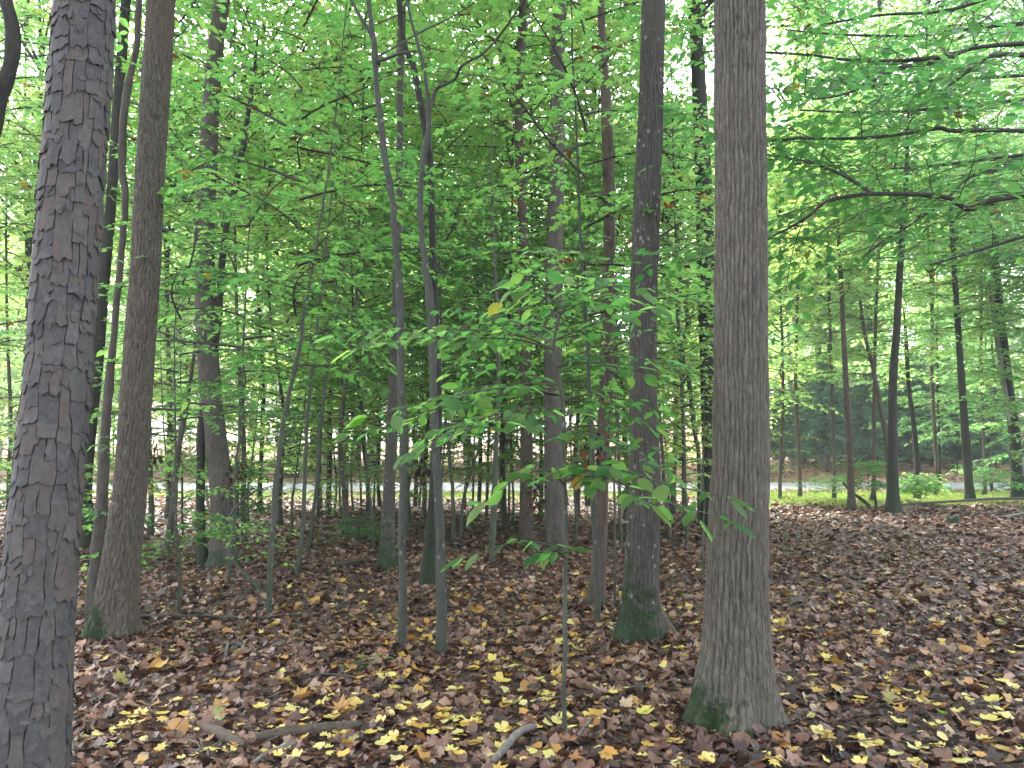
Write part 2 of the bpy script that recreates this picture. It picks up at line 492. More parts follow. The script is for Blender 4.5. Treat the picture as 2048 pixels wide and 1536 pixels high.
def leaves_mesh(name, P, D, Nn, size, tint, kind='ovate', rng=None):
    v, f = template(kind)
    D = norm(D)
    Nn = norm(Nn - D * (Nn * D).sum(-1, keepdims=True))
    B = np.cross(Nn, D)
    n = len(P); k = len(v)
    W = size[:, None, None] * (v[None, :, 0, None] * D[:, None, :] + v[None, :, 1, None] * B[:, None, :] + v[None, :, 2, None] * Nn[:, None, :])
    V = (P[:, None, :] + W).reshape(-1, 3)
    F = (f[None] + (np.arange(n) * k)[:, None, None]).reshape(-1, 3)
    return mesh_np(name, V, tris=F, attr={'tint': np.repeat(tint, len(f))})

class Spray:
    def __init__(self, seed):
        self.rng = np.random.RandomState(seed)
        self.P, self.D, self.N, self.s, self.tw = [], [], [], [], []
    def add(self, P0, d0, L, size, ds=0.13, tw=0.5, ls=0.055, droop=0.2, r0=0.008, up=(0, 0, 1), wander=0.12, tilt=0.35, start=0.12):
        g = self.rng
        P0 = np.asarray(P0, float); d0 = norm(d0)
        n = max(3, int(L / ds))
        t = np.linspace(0, 1, n + 1)
        side = norm(np.cross(np.asarray(up, float), d0))
        wob = wander * L * (np.sin(t * g.uniform(2, 5) + g.uniform(0, 6)) - math.sin(0)) * t
        A = P0 + d0 * (L * t)[:, None] + side * wob[:, None] * g.choice([-1, 1]) + np.array([0, 0, -1.0]) * (droop * L * t ** 2)[:, None]
        self.tw.append((A, np.linspace(r0, 0.0015, n + 1)))
        T = norm(np.gradient(A, axis=0))
        sgn = 1
        for k in range(1, n + 1):
            if t[k] < start: continue
            sgn = -sgn
            Nk = norm(np.asarray(up, float) + g.normal(0, 0.12, 3))
            Sd = norm(np.cross(Nk, T[k]))
            a = g.uniform(0.7, 1.1)
            td = norm(T[k] * math.cos(a) + Sd * sgn * math.sin(a) + np.array([0, 0, g.normal(-0.03, 0.10)]))
            l = tw * L * (1.05 - 0.85 * t[k]) * g.uniform(0.5, 1.15) * min(1, t[k] * 3 + .3)
            if k == n: td = T[k]; l = ls * 2.2
            m = max(1, int(l / ls))
            s = (np.arange(m) + 0.8) * (l / m)
            dr = -0.22 * s ** 2 / max(l, .1)
            pos = A[k] + td * s[:, None] + np.array([0, 0, 1.0]) * dr[:, None]
            if l > 0.12:
                q = np.linspace(0, l, 3)
                self.tw.append((A[k] + td * q[:, None] + np.array([0, 0, -0.22]) * (q ** 2 / max(l, .1))[:, None], np.array([r0 * .35 + .0012, .0018, .001])))
            S2 = np.cross(Nk, td)
            sg = np.where(np.arange(m) % 2 == 0, 1, -1)
            b = g.uniform(0.55, 1.05, m)
            ld = td * np.cos(b)[:, None] + S2 * (sg * np.sin(b))[:, None] + np.stack([np.zeros(m), np.zeros(m), g.normal(-0.22, 0.22, m)], -1)
            ld[-1] = td + np.array([0, 0, -0.2])
            self.P.append(pos); self.D.append(ld)
            self.N.append(np.asarray(Nk) + g.normal(0, tilt, (m, 3)))
            self.s.append(size * g.uniform(0.6, 1.15, m))
    def leaf_arrays(self):
        return np.concatenate(self.P), np.concatenate(self.D), np.concatenate(self.N), np.concatenate(self.s)
    def leaf_mesh(self, name, kind):
        P, D, Nn, s = self.leaf_arrays()
        # tint clumps: neighbouring leaves share a tone
        tint = np.clip(0.45 + 0.3 * vn(P[:, 0] * 1.3 + P[:, 2], P[:, 1] * 1.3 - P[:, 2], 31) + self.rng.normal(0, .16, len(P)), 0, .92)
        r = self.rng.rand(len(P))
        tint = np.where(r > .987, .955 + self.rng.rand(len(P)) * .045, tint)
        return leaves_mesh(name, P, D, Nn, s, tint, kind)
    def twig_mesh(self, name, n=3):
        return tubes_mesh(name, self.tw, n)

# understory crowns: stacked flat sprays round an axis, 1 unit = 1 m, origin at the crown's bottom
def understory(seed, H, Rr, ns, kind, leaf=0.135, lean=0.0):
    s = Spray(seed); g = s.rng
    for i in range(ns):
        h = (i + g.uniform(0, 1)) / ns
        az = i * 2.399 + g.uniform(-.4, .4)
        L = Rr * (0.45 + 0.75 * math.sin(PI * min(1, h * .85 + .18)) ** 0.8) * g.uniform(0.55, 1.1)
        e = R(g.uniform(0, 18) + 28 * h)
        s.add((lean * h * H * .1, 0, h * H), (math.cos(az) * math.cos(e), math.sin(az) * math.cos(e), math.sin(e)), L, leaf,
              ds=0.13, tw=0.52, ls=leaf * 0.55, droop=g.uniform(.1, .35), r0=0.006 + 0.006 * L)
    return s.leaf_mesh('understory_foliage', kind), s.twig_mesh('understory_twigs')

UV = []
for i, (H, Rr, ns, kind) in enumerate([(4.6, 1.9, 62, 'ovate'), (4.2, 2.1, 58, 'maple'), (5.2, 1.8, 66, 'ovate'), (3.6, 1.7, 46, 'maple'),
                                       (3.0, 1.5, 36, 'ovate'), (4.8, 2.2, 64, 'maple')]):
    UV.append(understory(100 + i, H, Rr, int(ns * .78), kind))

# thin crowns for the saplings in front
for i, (H, Rr, ns, kind) in enumerate([(4.2, 1.6, 20, 'ovate'), (4.8, 1.8, 24, 'maple'), (3.4, 1.4, 16, 'ovate')]):
    UV.append(understory(120 + i, H, Rr, ns, kind, .12))

def canopy(seed, H, Rr, n, leaf, kind='diamond'):
    g = np.random.RandomState(seed)
    nc = 110
    u = g.normal(0, 1, (nc, 3)); u = norm(u) * (g.rand(nc, 1) ** 0.4)
    c = u * np.array([Rr, Rr, H / 2]) + np.array([0, 0, H / 2])
    c[:, :2] *= (0.75 + 0.35 * vn(c[:, 2] * .6, np.arctan2(c[:, 1], c[:, 0]), seed % 50)[:, None] + 0.2)
    rs = g.uniform(.35, 1.0, nc) * Rr * 0.28
    wgt = rs ** 2; wgt /= wgt.sum()
    k = g.choice(nc, n, p=wgt)
    d = norm(g.normal(0, 1, (n, 3))) * (g.rand(n, 1) ** 0.5)
    P = c[k] + d * rs[k][:, None] * np.array([1.25, 1.25, .55])
    D = norm(np.stack([g.normal(0, 1, n), g.normal(0, 1, n), g.normal(-.25, .35, n)], -1))
    Nn = np.array([0, 0, 1.0]) + g.normal(0, .45, (n, 3))
    tint = np.clip(.45 + .35 * (g.rand(nc)[k] - .5) + g.normal(0, .14, n), 0, .93)
    tint = np.where(g.rand(n) > .985, .95 + g.rand(n) * .05, tint)
    lm = leaves_mesh('canopy_foliage', P, D, Nn, leaf * g.uniform(.7, 1.2, n), tint, kind)
    tw = []
    for j in range(0, nc, 2):
        a = np.array([0, 0, c[j, 2] * .75]); b = c[j]
        mid = (a + b) / 2 + g.normal(0, .15, 3) + np.array([0, 0, .15 * Rr * .3])
        tw.append((np.array([a, mid, b]), np.array([.045, .028, .008]) * (Rr / 3)))
    tw.append((np.array([[0, 0, -.3], [.05, 0, H * .4], [0, 0, H * .9]]), np.array([.05, .04, .012]) * (Rr / 3)))
    return lm, tubes_mesh('canopy_limbs', tw, 4)
CV = [canopy(200, 9, 3.4, 16000, .17), canopy(201, 8, 3.0, 14000, .16), canopy(202, 11, 3.8, 19000, .18), canopy(203, 6, 2.6, 10000, .15),
      canopy(204, 5, 3.0, 9000, .15), canopy(207, 9, 3.6, 7000, .17), canopy(205, 9, 3.3, 15000, .135, 'ovate'), canopy(206, 7, 3.0, 12000, .135, 'ovate')]

def conifer(seed, H, Rr):
    g = np.random.RandomState(seed)
    P, D, Nn, tw = [], [], [], [(np.array([[0, 0, 0], [0, 0, H * .5], [0, 0, H]]), np.array([.10, .06, .01]))]
    nb = 120
    for i in range(nb):
        h = (i + .5) / nb
        z = H * (0.03 + .97 * h)
        az = i * 2.399 + g.uniform(-.3, .3)
        L = Rr * (1 - h) ** .55 * g.uniform(.6, 1.1)
        q = np.linspace(0, 1, 4)
        dr = np.array([math.cos(az), math.sin(az), 0])
        B = np.array([0, 0, z]) + dr * (L * q)[:, None] + np.array([0, 0, 1.]) * (L * (.1 * q - .25 * q ** 2))[:, None]
        tw.append((B, np.array([.02, .014, .009, .003])))
        m = int(190 * L / Rr) + 20
        tt = g.uniform(.12, 1, m)
        base = np.array([0, 0, z]) + dr * (L * tt)[:, None] + np.array([0, 0, 1.]) * (L * (.1 * tt - .25 * tt ** 2))[:, None]
        sd = np.cross([0, 0, 1], dr)
        off = g.normal(0, .13 * L + .04, m) * (1.1 - tt)
        P.append(base + sd * off[:, None] + g.normal(0, .03, (m, 3)))
        D.append(dr * .6 + sd * np.sign(off)[:, None] * .8 + g.normal(0, .45, (m, 3)))
        Nn.append(np.array([0, 0, 1.]) + g.normal(0, .6, (m, 3)))
    P = np.concatenate(P); D = np.concatenate(D); Nn = np.concatenate(Nn)
    v, f = template('diamond')
    lm = leaves_mesh('conifer_needles', P, D, Nn, g.uniform(.10, .22, len(P)), g.rand(len(P)), 'diamond')
    return lm, tubes_mesh('conifer_limbs', tw, 4)
KV = [conifer(300, 6.0, 1.9), conifer(301, 5.0, 2.2)]

def put_crown(root, pair, loc, rz, sc, fmat, wood='twig', flatz=1.0):
    fm, wm = pair
    key = fmat
    # same geometry, material held by the object slot
    o = bpy.data.objects.new('foliage', fm)
    if not fm.materials: fm.materials.append(None)
    o.material_slots[0].link = 'OBJECT'; o.material_slots[0].material = M[fmat]
    COL.objects.link(o); o.parent = root
    o['kind'] = 'stuff'
    b = bpy.data.objects.new('branches', wm)
    if not wm.materials: wm.materials.append(M[wood])
    COL.objects.link(b); b.parent = root
    for q in (o, b):
        q.location = Vector([float(c) for c in loc]); q.rotation_euler = (0, 0, rz); q.scale = (sc, sc, sc * flatz)
    return o

# ------------------------------------------------------------------ trunks
def ridges(th, z, r, style, seed):
    """bark relief in metres and 0..1 mask"""
    circ = 2 * PI * max(r, .05)
    if style == 'tulip': per, zs, amp = .025, .22, .0070
    elif style == 'oak': per, zs, amp = .028, .09, .0075
    else: per, zs, amp = .024, .20, .0060
    n = max(8, int(round(circ / per)))
    u = th / (2 * PI)
    wa = 1.0 if style != 'oak' else 1.6
    warp = wa * vn(u * (n // 2), z / zs, seed, n // 2) + wa * .9 * vn(u * n, z / (zs * .5), seed + 1, n)
    a = np.abs(np.sin(u * n * PI + warp))
    a = np.clip(a * 1.25, 0, 1) ** .8
    brk = vn(u * n, z / (zs * .22) + 40, seed + 2, n)
    b = np.clip(1 - np.maximum(0, brk - .05) * 1.5, 0, 1)
    fine = .5 + .5 * vn(u * n * 3, z / .02, seed + 3, n * 3)
    msk = a * (.55 + .45 * b)
    return amp * (msk - .5) * 2 + .0016 * (fine - .5), np.clip(msk * .85 + .15 * fine, 0, 1)

def build_trunk(pts, Y=None, top=None, around=14, style=None, dz=None, flare_lobes=0, seed=1, kx=14, tipr=0.3, sink=.12, lump=.03):
    """pts: (px, py, width px) from the base up. Returns mesh, base location, centreline sampler"""
    px, py, _ = pts[0]
    base = hit(px, py) if Y is None else None
    if Y is None: Y = base[1]
    C, Rd = [], []
    for (x, y, w) in pts:
        p, t = at(x, y, Y)
        C.append(p); Rd.append(w / 2 / FPX * t)
    C = np.array(C); Rd = np.array(Rd)
    Y0 = Y + Rd[-1] * 0
    if base is None:
        base = C[0].copy()
        base[2] = float(ground_h(base[0], base[1]))
    else:
        C[0] = base
    if top is not None and top > C[-1, 2] + .3:
        k = max(1, len(C) - 3)
        d = (C[-1] - C[k]); d = d / max(d[2], .3)
        z0_, r0_ = C[-1, 2], Rd[-1]
        step = max(.25, C[-1, 2] - C[-2, 2]) * 1.3
        z = z0_
        E, ER = [], []
        while z < top:
            z = min(top, z + step); step *= 1.6
            f = (z - z0_) / (top - z0_)
            dd_ = d * (z - z0_) * (1 - .35 * f)
            E.append([C[-1, 0] + dd_[0], C[-1, 1] + dd_[1], z]); ER.append(r0_ * (1 - f * (1 - tipr)))
        C = np.vstack([C, E]); Rd = np.concatenate([Rd, ER])
    C = np.vstack([C[0] - (C[1] - C[0]) * (sink / max(.05, C[1, 2] - C[0, 2])), C])
    Rd = np.concatenate([[Rd[0]], Rd])
    CR = catmull(np.hstack([C, Rd[:, None]]), kx)
    if dz:
        # resample at even heights (fine where it is seen)
        s = np.concatenate([[0], np.cumsum(np.linalg.norm(np.diff(CR[:, :3], axis=0), axis=1))])
        vis = CR[:, 2] < C[len(pts), 2] + .6
        smax = s[vis][-1]
        ss = np.concatenate([np.arange(0, smax, dz), np.arange(smax + .1, s[-1] - .1, .25), [s[-1]]])
        CR = np.stack([np.interp(ss, s, CR[:, q]) for q in range(4)], -1)
    if not style and Rd.max() < .09:      # young stems are never quite straight
        fz = np.clip(CR[:, 2] * 3, 0, 1)
        CR[:, 0] += .010 * vn(CR[:, 2] * 2.3, CR[:, 2] * 0 + seed, 55) * fz + .004 * vn(CR[:, 2] * 9, CR[:, 2] * 0 + seed, 56) * fz
        CR[:, 3] *= 1 + .10 * vn(CR[:, 2] * 8, CR[:, 2] * 0 + seed, 57)
    rel = CR[:, :3] - base
    th = np.arange(around) * 2 * PI / around
    TH, ZZ = np.meshgrid(th, rel[:, 2])
    RR = np.repeat(CR[:, 3][:, None], around, 1)
    if flare_lobes:
        f = np.exp(-np.maximum(rel[:, 2], 0) / .16)[:, None]
        RR = RR * (1 + f * .22 * np.cos(TH * flare_lobes + seed) + f * .08 * np.cos(TH * (flare_lobes * 2 + 1) + 2 * seed))
    RR = RR * (1 + lump * vn(TH / (2 * PI) * 5, ZZ * 1.3, seed + 5, 5) + lump * .6 * vn(TH / (2 * PI) * 7, ZZ * 4.1, seed + 6, 7))
    if style:
        kg = np.random.RandomState(seed)
        for _ in range(7):      # old branch scars and swellings
            kz, ka = kg.uniform(.3, 4.5), kg.uniform(0, 2 * PI)
            dt = (TH - ka + PI) % (2 * PI) - PI
            q = (dt * RR / .035) ** 2 + ((ZZ - kz) / .05) ** 2
            RR = RR + .010 * np.exp(-q) - .009 * np.exp(-q * 6)
    mask = np.ones_like(RR)
    if style:
        dd, mask = ridges(TH, ZZ, float(np.median(CR[:, 3])), style, seed)
        RR = RR + dd
    Vv = np.stack([rel[:, 0][:, None] + RR * np.cos(TH), rel[:, 1][:, None] + RR * np.sin(TH), ZZ], -1).reshape(-1, 3)
    n = around; m = len(CR)
    i = np.arange(m - 1)[:, None] * n + np.arange(n)[None, :]
    i2 = np.arange(m - 1)[:, None] * n + (np.arange(n)[None, :] + 1) % n
    Qd = np.stack([i, i2, i2 + n, i + n], -1).reshape(-1, 4)
    me = mesh_np('trunk', Vv, quads=Qd, smooth_=True, vattr={'relief': mask.ravel()})
    def center(z):
        zz = rel[:, 2]; o = np.argsort(zz)
        return np.array([np.interp(z, zz[o], rel[o, 0]), np.interp(z, zz[o], rel[o, 1]), z]), float(np.interp(z, zz[o], CR[o, 3]))
    return me, base, center, Y

def px_branch(root, base, pts, name='branch', mat='limb', n=7, k=5):
    """pts: (px, py, Y, width px)"""
    P, r_ = [], []
    for (x, y, Yd, w_) in pts:
        p, t = at(x, y, Yd); P.append(p - base); r_.append(w_ / 2 / FPX * t)
    CR = catmull(np.hstack([np.array(P), np.array(r_)[:, None]]), k)
    return link(name, tubes_mesh(name, [(CR[:, :3], CR[:, 3])], n), M[mat], root), CR[:, :3]

# name, label, cat, bark, pts, options
TR = []
def tree(name, label, mat, pts, top=16, crown=None, group=None, cat='tree', Y=None, **kw):
    me, base, cen, Yd = build_trunk(pts, Y=Y, top=top, **kw)
    root = thing(name, label, cat, base, group)
    link('trunk', me, M[mat], root)
    if crown:
        for (kind, vi, zb, sc, rz, fm) in crown:
            pair = CV[vi] if kind == 'C' else UV[vi]
            c, _ = cen(zb)
            put_crown(root, pair, c, rz, sc, fm)
    return root, base, cen, Yd

# ---- the big trees
pine_root, pine_base, pine_c, pine_Y = tree('pine_tree', 'thick pine trunk covered in scaly bark plates, nearest tree beside the left edge', 'plate_back',
    [(52, 1568, 148), (75, 1218, 127), (93, 1000, 118), (115, 768, 113), (133, 520, 110), (157, 200, 107), (171, 0, 102), (184, -200, 97)],
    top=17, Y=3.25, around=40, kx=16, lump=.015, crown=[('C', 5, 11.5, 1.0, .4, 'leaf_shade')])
tree('hickory_tree', 'tall ridged trunk with dark moss on its flared foot, just right of the scaly pine', 'bark_oak',
    [(216, 1282, 118), (226, 1250, 92), (236, 1168, 73), (251, 1050, 64), (261, 968, 59), (274, 768, 56), (289, 560, 54), (298, 384, 53), (310, 200, 51), (322, 0, 49)],
    top=15, around=150, dz=.016, style='oak', flare_lobes=4, seed=3, crown=[('C', 5, 10, 1.0, 1.4, 'leaf_mid')])
tree('tulip_tree', 'largest straight trunk right of centre, finely furrowed bark with green moss at its foot', 'bark_tulip',
    [(1458, 1452, 196), (1462, 1418, 168), (1465, 1368, 152), (1470, 1300, 134), (1473, 1218, 122), (1476, 1068, 113), (1480, 900, 107), (1481, 768, 103),
     (1482, 600, 100), (1482, 400, 97), (1480, 200, 95), (1479, 0, 93)],
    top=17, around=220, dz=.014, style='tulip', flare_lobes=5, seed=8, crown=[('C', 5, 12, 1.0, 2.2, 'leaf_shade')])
tree('tulip_tree', 'straight grey trunk with black green mossy flared foot, left of the largest trunk', 'bark_mossy',
    [(1277, 1288, 112), (1280, 1250, 88), (1281, 1190, 73), (1284, 1100, 66), (1290, 968, 60), (1288, 850, 55), (1286, 768, 53), (1287, 600, 52), (1294, 400, 51), (1302, 200, 47), (1307, 0, 44)],
    top=15, around=150, dz=.016, style='mossy', flare_lobes=5, seed=12, crown=[('C', 5, 10.5, .95, 3.0, 'leaf_mid')])

mids = [
 ('oak_tree', 'brown trunk with a thin black stem against it, past the ridged trunk by the pine', 'bark_grey',
  [(446, 1132, 68), (447, 1100, 54), (444, 1000, 45), (426, 830, 43), (415, 700, 43), (409, 500, 39), (417, 300, 35), (431, 100, 31), (445, 0, 30)], 16, [('C', 5, 10.5, .9, 2, 'leaf_mid')]),
 ('maple_tree', 'slender black mossy trunk pressed against the brown trunk behind the leaning dead stick', 'bark_dark',
  [(408, 1134, 24), (403, 1060, 19), (402, 950, 17), (404, 850, 16), (420, 750, 14), (435, 640, 14), (448, 480, 12), (480, 330, 11), (500, 200, 9)], 8, [('U', 6, 4.2, 1.0, 2, 'leaf_mid')]),
 ('maple_tree', 'thin crooked dark stem standing close behind the ridged trunk beside the pine', 'bark_grey',
  [(183, 1240, 26), (194, 1120, 26), (203, 1000, 24), (211, 880, 20), (220, 768, 17), (231, 650, 13), (244, 500, 13), (250, 400, 13), (243, 330, 15), (253, 200, 15), (271, 100, 13), (277, 0, 13)], 12, [('U', 6, 5.5, 1.1, 1, 'leaf_mid')]),
 ('oak_tree', 'dark trunk with a swollen mossy base half hidden behind the scaly pine', 'bark_dark',
  [(172, 1092, 46), (174, 1040, 33), (170, 990, 26), (176, 900, 24), (190, 768, 24), (203, 620, 22), (222, 400, 20), (240, 150, 20), (252, 0, 18)], 15, [('C', 5, 9, 1.1, 5, 'leaf_mid')]),
 ('tulip_tree', 'smooth dark green trunk with a black flared foot, just left of the image middle', 'bark_mossy',
  [(774, 1136, 48), (775, 1105, 34), (777, 1020, 27), (779, 960, 24), (783, 850, 21), (789, 700, 18), (795, 520, 16), (800, 250, 14), (802, 0, 12)], 14, [('C', 5, 8, 1.1, .3, 'leaf_mid')]),
 ('maple_tree', 'dark trunk slanting right behind the speckled beech, meeting it at head height', 'bark_dark',
  [(853, 1174, 34), (858, 1120, 27), (866, 1030, 24), (871, 950, 22), (874, 850, 20), (875, 768, 17), (871, 660, 15), (867, 540, 14), (862, 400, 14), (857, 300, 15), (842, 210, 14), (827, 135, 13), (812, 100, 12), (802, 50, 11), (798, 0, 11)], 13, [('U', 8, 7, 1.2, .3, 'leaf_mid')]),
 ('oak_tree', 'reddish brown trunk with bark strips in the middle, left one of a close pair', 'bark_brown',
  [(1051, 1090, 34), (1052, 1050, 27), (1053, 900, 25), (1052, 768, 24), (1050, 600, 21), (1047, 450, 20), (1038, 300, 18), (1040, 150, 18), (1047, 0, 16)], 16, [('C', 5, 10, 1, 4, 'leaf_mid')]),
 ('oak_tree', 'thicker grey brown trunk in the middle, right one of a close pair', 'bark_grey',
  [(1113, 1112, 52), (1110, 1075, 41), (1107, 950, 37), (1106, 768, 37), (1108, 600, 35), (1109, 480, 35), (1114, 300, 31), (1115, 150, 28), (1119, 0, 26)], 17, [('C', 5, 11, .9, 2, 'leaf_mid')]),
 ('oak_tree', 'slim brown trunk behind a pale grey sapling, left of the black footed trunk', 'bark_brown',
  [(1189, 1218, 48), (1196, 1150, 34), (1202, 1050, 27), (1206, 900, 25), (1213, 768, 30), (1215, 600, 28), (1218, 500, 24), (1218, 400, 25), (1216, 300, 24), (1212, 200, 22), (1205, 100, 17), (1202, 0, 14)], 14, [('U', 7, 7, 1.3, 2, 'leaf_mid')]),
 ('oak_tree', 'nearly black trunk leaning left, showing just left of the largest trunk', 'bark_dark',
  [(1416, 1052, 44), (1417, 1010, 30), (1416, 930, 24), (1415, 768, 27), (1412, 600, 33), (1410, 450, 35), (1404, 300, 32), (1394, 100, 28), (1388, 0, 26)], 16, [('C', 5, 10, .9, 2, 'leaf_mid')]),
 ('maple_tree', 'thin wavy stem between the black trunk and the black footed trunk', 'bark_thin',
  [(1399, 1040, 9), (1398, 920, 9), (1390, 860, 9), (1378, 768, 9), (1365, 700, 8), (1375, 640, 8), (1362, 570, 7), (1352, 500, 7)], 5.5, [('U', 4, 2.8, 1.0, 2, 'leaf_far')]),
 # right hand group
 ('maple_tree', 'narrow brown trunk with a stick leaning on it, right of the largest trunk', 'bark_brown',
  [(1703, 1020, 22), (1702, 980, 14), (1698, 860, 12), (1692, 768, 11), (1686, 640, 9), (1682, 560, 8), (1678, 480, 7)], 8, [('U', 3, 5.4, 1.2, 2, 'leaf_far')]),
 ('oak_tree', 'dark rough trunk with a pale root climbing it, standing among shrubs at the wood edge', 'bark_dark',
  [(1787, 1026, 34), (1786, 985, 24), (1785, 900, 20), (1786, 768, 16), (1794, 650, 14), (1799, 550, 13), (1804, 480, 12), (1808, 430, 11)], 11, [('U', 1, 6, 1.3, 2, 'leaf_far')]),
 ('maple_tree', 'thin grey stem curving away left of the dark rough trunk among shrubs', 'bark_grey',
  [(1781, 1012, 12), (1776, 920, 11), (1768, 850, 10), (1757, 790, 9), (1745, 730, 8), (1732, 680, 7), (1720, 600, 6)], 6, [('U', 4, 3.6, 1.1, 3, 'leaf_far')]),
 ('maple_tree', 'pair thin dark stem rising behind the leafy green shrub', 'bark_dark',
  [(1834, 1000, 14), (1834, 920, 11), (1826, 840, 9), (1817, 768, 8), (1812, 680, 7)], 6, [('U', 3, 3.6, 1, 4, 'leaf_far')]),
 ('maple_tree', 'dark green trunk rising over the fallen pole, left of the pair at the right edge', 'bark_dark',
  [(1941, 1004, 24), (1938, 970, 17), (1933, 900, 16), (1926, 800, 13), (1919, 700, 12), (1910, 560, 10), (1902, 430, 9)], 9, [('U', 0, 4.8, 1.2, 1, 'leaf_far')]),
 ('oak_tree', 'black trunk at the right edge crossed by a pale leaning stem', 'bark_dark',
  [(2037, 1000, 30), (2034, 950, 23), (2028, 860, 20), (2016, 768, 18), (2002, 650, 17), (1990, 520, 16), (1985, 400, 14)], 12, [('U', 5, 6, 1.2, 1, 'leaf_far')]),
 ('maple_tree', 'pale leaning stem crossing the black trunk at the right edge', 'bark_pale',
  [(2062, 1000, 14), (2046, 950, 13), (2031, 880, 11), (2008, 768, 10), (1990, 650, 9), (1976, 560, 8)], 6, [('U', 2, 3.6, .9, 2, 'leaf_far')]),
]
for i, (nm, lb, mt, pts, top, cr) in enumerate(mids):
    tree(nm, lb, mt, pts, top=top, crown=cr, around=18, kx=8, flare_lobes=4 if pts[0][2] > 24 else 0, seed=40 + i, lump=.06)

# leaning tree whose stem passes the top left corner
tree('leaning_tree', 'curved bare stem crossing the top left corner of the picture', 'bark_dark',
     [(-330, 1400, 44), (-270, 1000, 38), (-170, 600, 32), (-40, 330, 28), (3, 195, 27), (24, 120, 27), (24, 60, 27), (10, 0, 27), (-20, -120, 24)], top=9, Y=4.6, around=16, kx=10,
     crown=[('U', 3, 6.5, 1.2, 1, 'leaf_mid')])

# two speckled beeches in front of the centre
r, b, c, Yd = tree('beech_tree', 'slim grey beech with lichen spots and crooked forked top, left of the central pair', 'bark_beech',
    [(805, 1306, 28), (805, 1270, 19), (806, 1000, 16), (801, 768, 16), (804, 640, 15), (802, 590, 17), (793, 500, 14), (783, 400, 13), (768, 300, 13), (752, 150, 11), (746, 90, 11), (735, 0, 9), (728, -80, 8)],
    top=9, around=16, kx=10, seed=5, lump=.05, crown=[('U', 8, 5.6, 1.1, .5, 'leaf_mid')])
px_branch(r, b, [(757, 128, Yd, 9), (742, 70, Yd + .1, 8), (724, 40, Yd + .15, 7), (700, -5, Yd + .2, 6)], mat='bark_beech')
px_branch(r, b, [(756, 122, Yd, 8), (775, 116, Yd - .1, 7), (800, 107, Yd - .2, 6), (832, 102, Yd - .3, 4)], mat='limb')
px_branch(r, b, [(762, 110, Yd, 5), (800, 88, Yd + .2, 4), (850, 60, Yd + .4, 4), (900, 36, Yd + .6, 3), (950, 5, Yd + .8, 3)], mat='limb')
r, b, c, Yd = tree('beech_tree', 'slim grey beech with lichen spots forking into dark crooked limbs, right of the central pair', 'bark_beech',
    [(882, 1318, 34), (882, 1290, 23), (878, 1030, 18), (869, 850, 17), (863, 700, 16), (859, 610, 17), (848, 520, 12), (842, 440, 11), (843, 350, 11), (850, 290, 12), (857, 245, 11), (853, 180, 8), (846, 130, 7), (836, 88, 7), (822, 40, 6), (814, 0, 6)],
    top=8, around=16, kx=10, seed=6, lump=.05, crown=[('U', 8, 5.4, 1.1, 2.5, 'leaf_mid')])
px_branch(r, b, [(858, 225, Yd, 10), (866, 198, Yd, 8), (875, 176, Yd, 8), (893, 168, Yd - .1, 6), (911, 156, Yd - .1, 6), (922, 134, Yd - .2, 6), (942, 120, Yd - .2, 6), (962, 110, Yd - .3, 5), (992, 80, Yd - .3, 5), (1020, 42, Yd - .4, 4), (1050, -5, Yd - .5, 4)], mat='limb')
px_branch(r, b, [(872, 180, Yd, 4), (900, 140, Yd + .2, 3), (930, 100, Yd + .3, 3), (948, 80, Yd + .4, 2)], mat='limb')

# ---- thin understory stems
U = []
def sap(label, pts, top, crown, mat='bark_thin', name='sapling', **kw):
    return tree(name, label, mat, pts, top=top, crown=crown, cat='sapling', around=8, kx=5, seed=len(label), lump=.08, tipr=.4, **kw)
sap('thin green stem bending at lane height, at the low end of the dead stick', [(537, 1232, 13), (540, 1150, 12), (548, 1040, 12), (556, 950, 12), (563, 860, 10), (581, 780, 9), (597, 700, 8), (609, 620, 7), (628, 520, 5)], 6.5, [('U', 7, 2.4, .95, 0, 'leaf_mid')])
sap('slim tan stem bowing out from the ground, left of two near the lane gap', [(593, 1146, 9), (604, 1080, 9), (609, 1000, 8), (612, 860, 8), (622, 760, 7), (636, 640, 6), (645, 560, 5)], 7, [('U', 8, 2.8, 1.05, 1, 'leaf_mid')])
sap('slim dark stem bowing right, right of two near the lane gap', [(614, 1106, 9), (622, 1060, 8), (632, 980, 8), (640, 860, 7), (652, 760, 6), (666, 640, 5)], 6.5, [('U', 6, 2.9, 1.0, 2, 'leaf_mid')])
sap('very thin straight grey stem on the open leaves right of the mossy footed ridged trunk', [(358, 1228, 7), (358, 1150, 7), (354, 1050, 6), (352, 950, 5), (350, 850, 4)], 3.2, [('U', 7, 1.5, .7, 2, 'leaf_shade')])
sap('leaning stem half covered by low green leaves between the ridged and the brown trunk', [(327, 1116, 15), (338, 1070, 15), (347, 1010, 15), (350, 940, 14), (360, 880, 12), (376, 800, 9), (386, 720, 8)], 6, [('U', 8, 2.2, 1.15, 1, 'leaf_mid')], mat='bark_grey')
sap('short pale stub of a stem beside the lower end of the leaning dead stick', [(456, 1172, 10), (462, 1110, 9), (468, 1040, 8), (472, 960, 7), (478, 860, 6)], 5, [('U', 6, 2.0, 1.2, 3, 'leaf_mid')])
sap('pale grey green sapling in front of the slim brown mossy footed trunk', [(1195, 1252, 14), (1195, 1180, 13), (1192, 1090, 12), (1187, 1000, 11), (1184, 900, 10), (1178, 760, 8), (1168, 600, 7), (1163, 500, 6)], 6.5, [('U', 7, 2.3, .9, 1, 'leaf_mid')], mat='bark_beech')
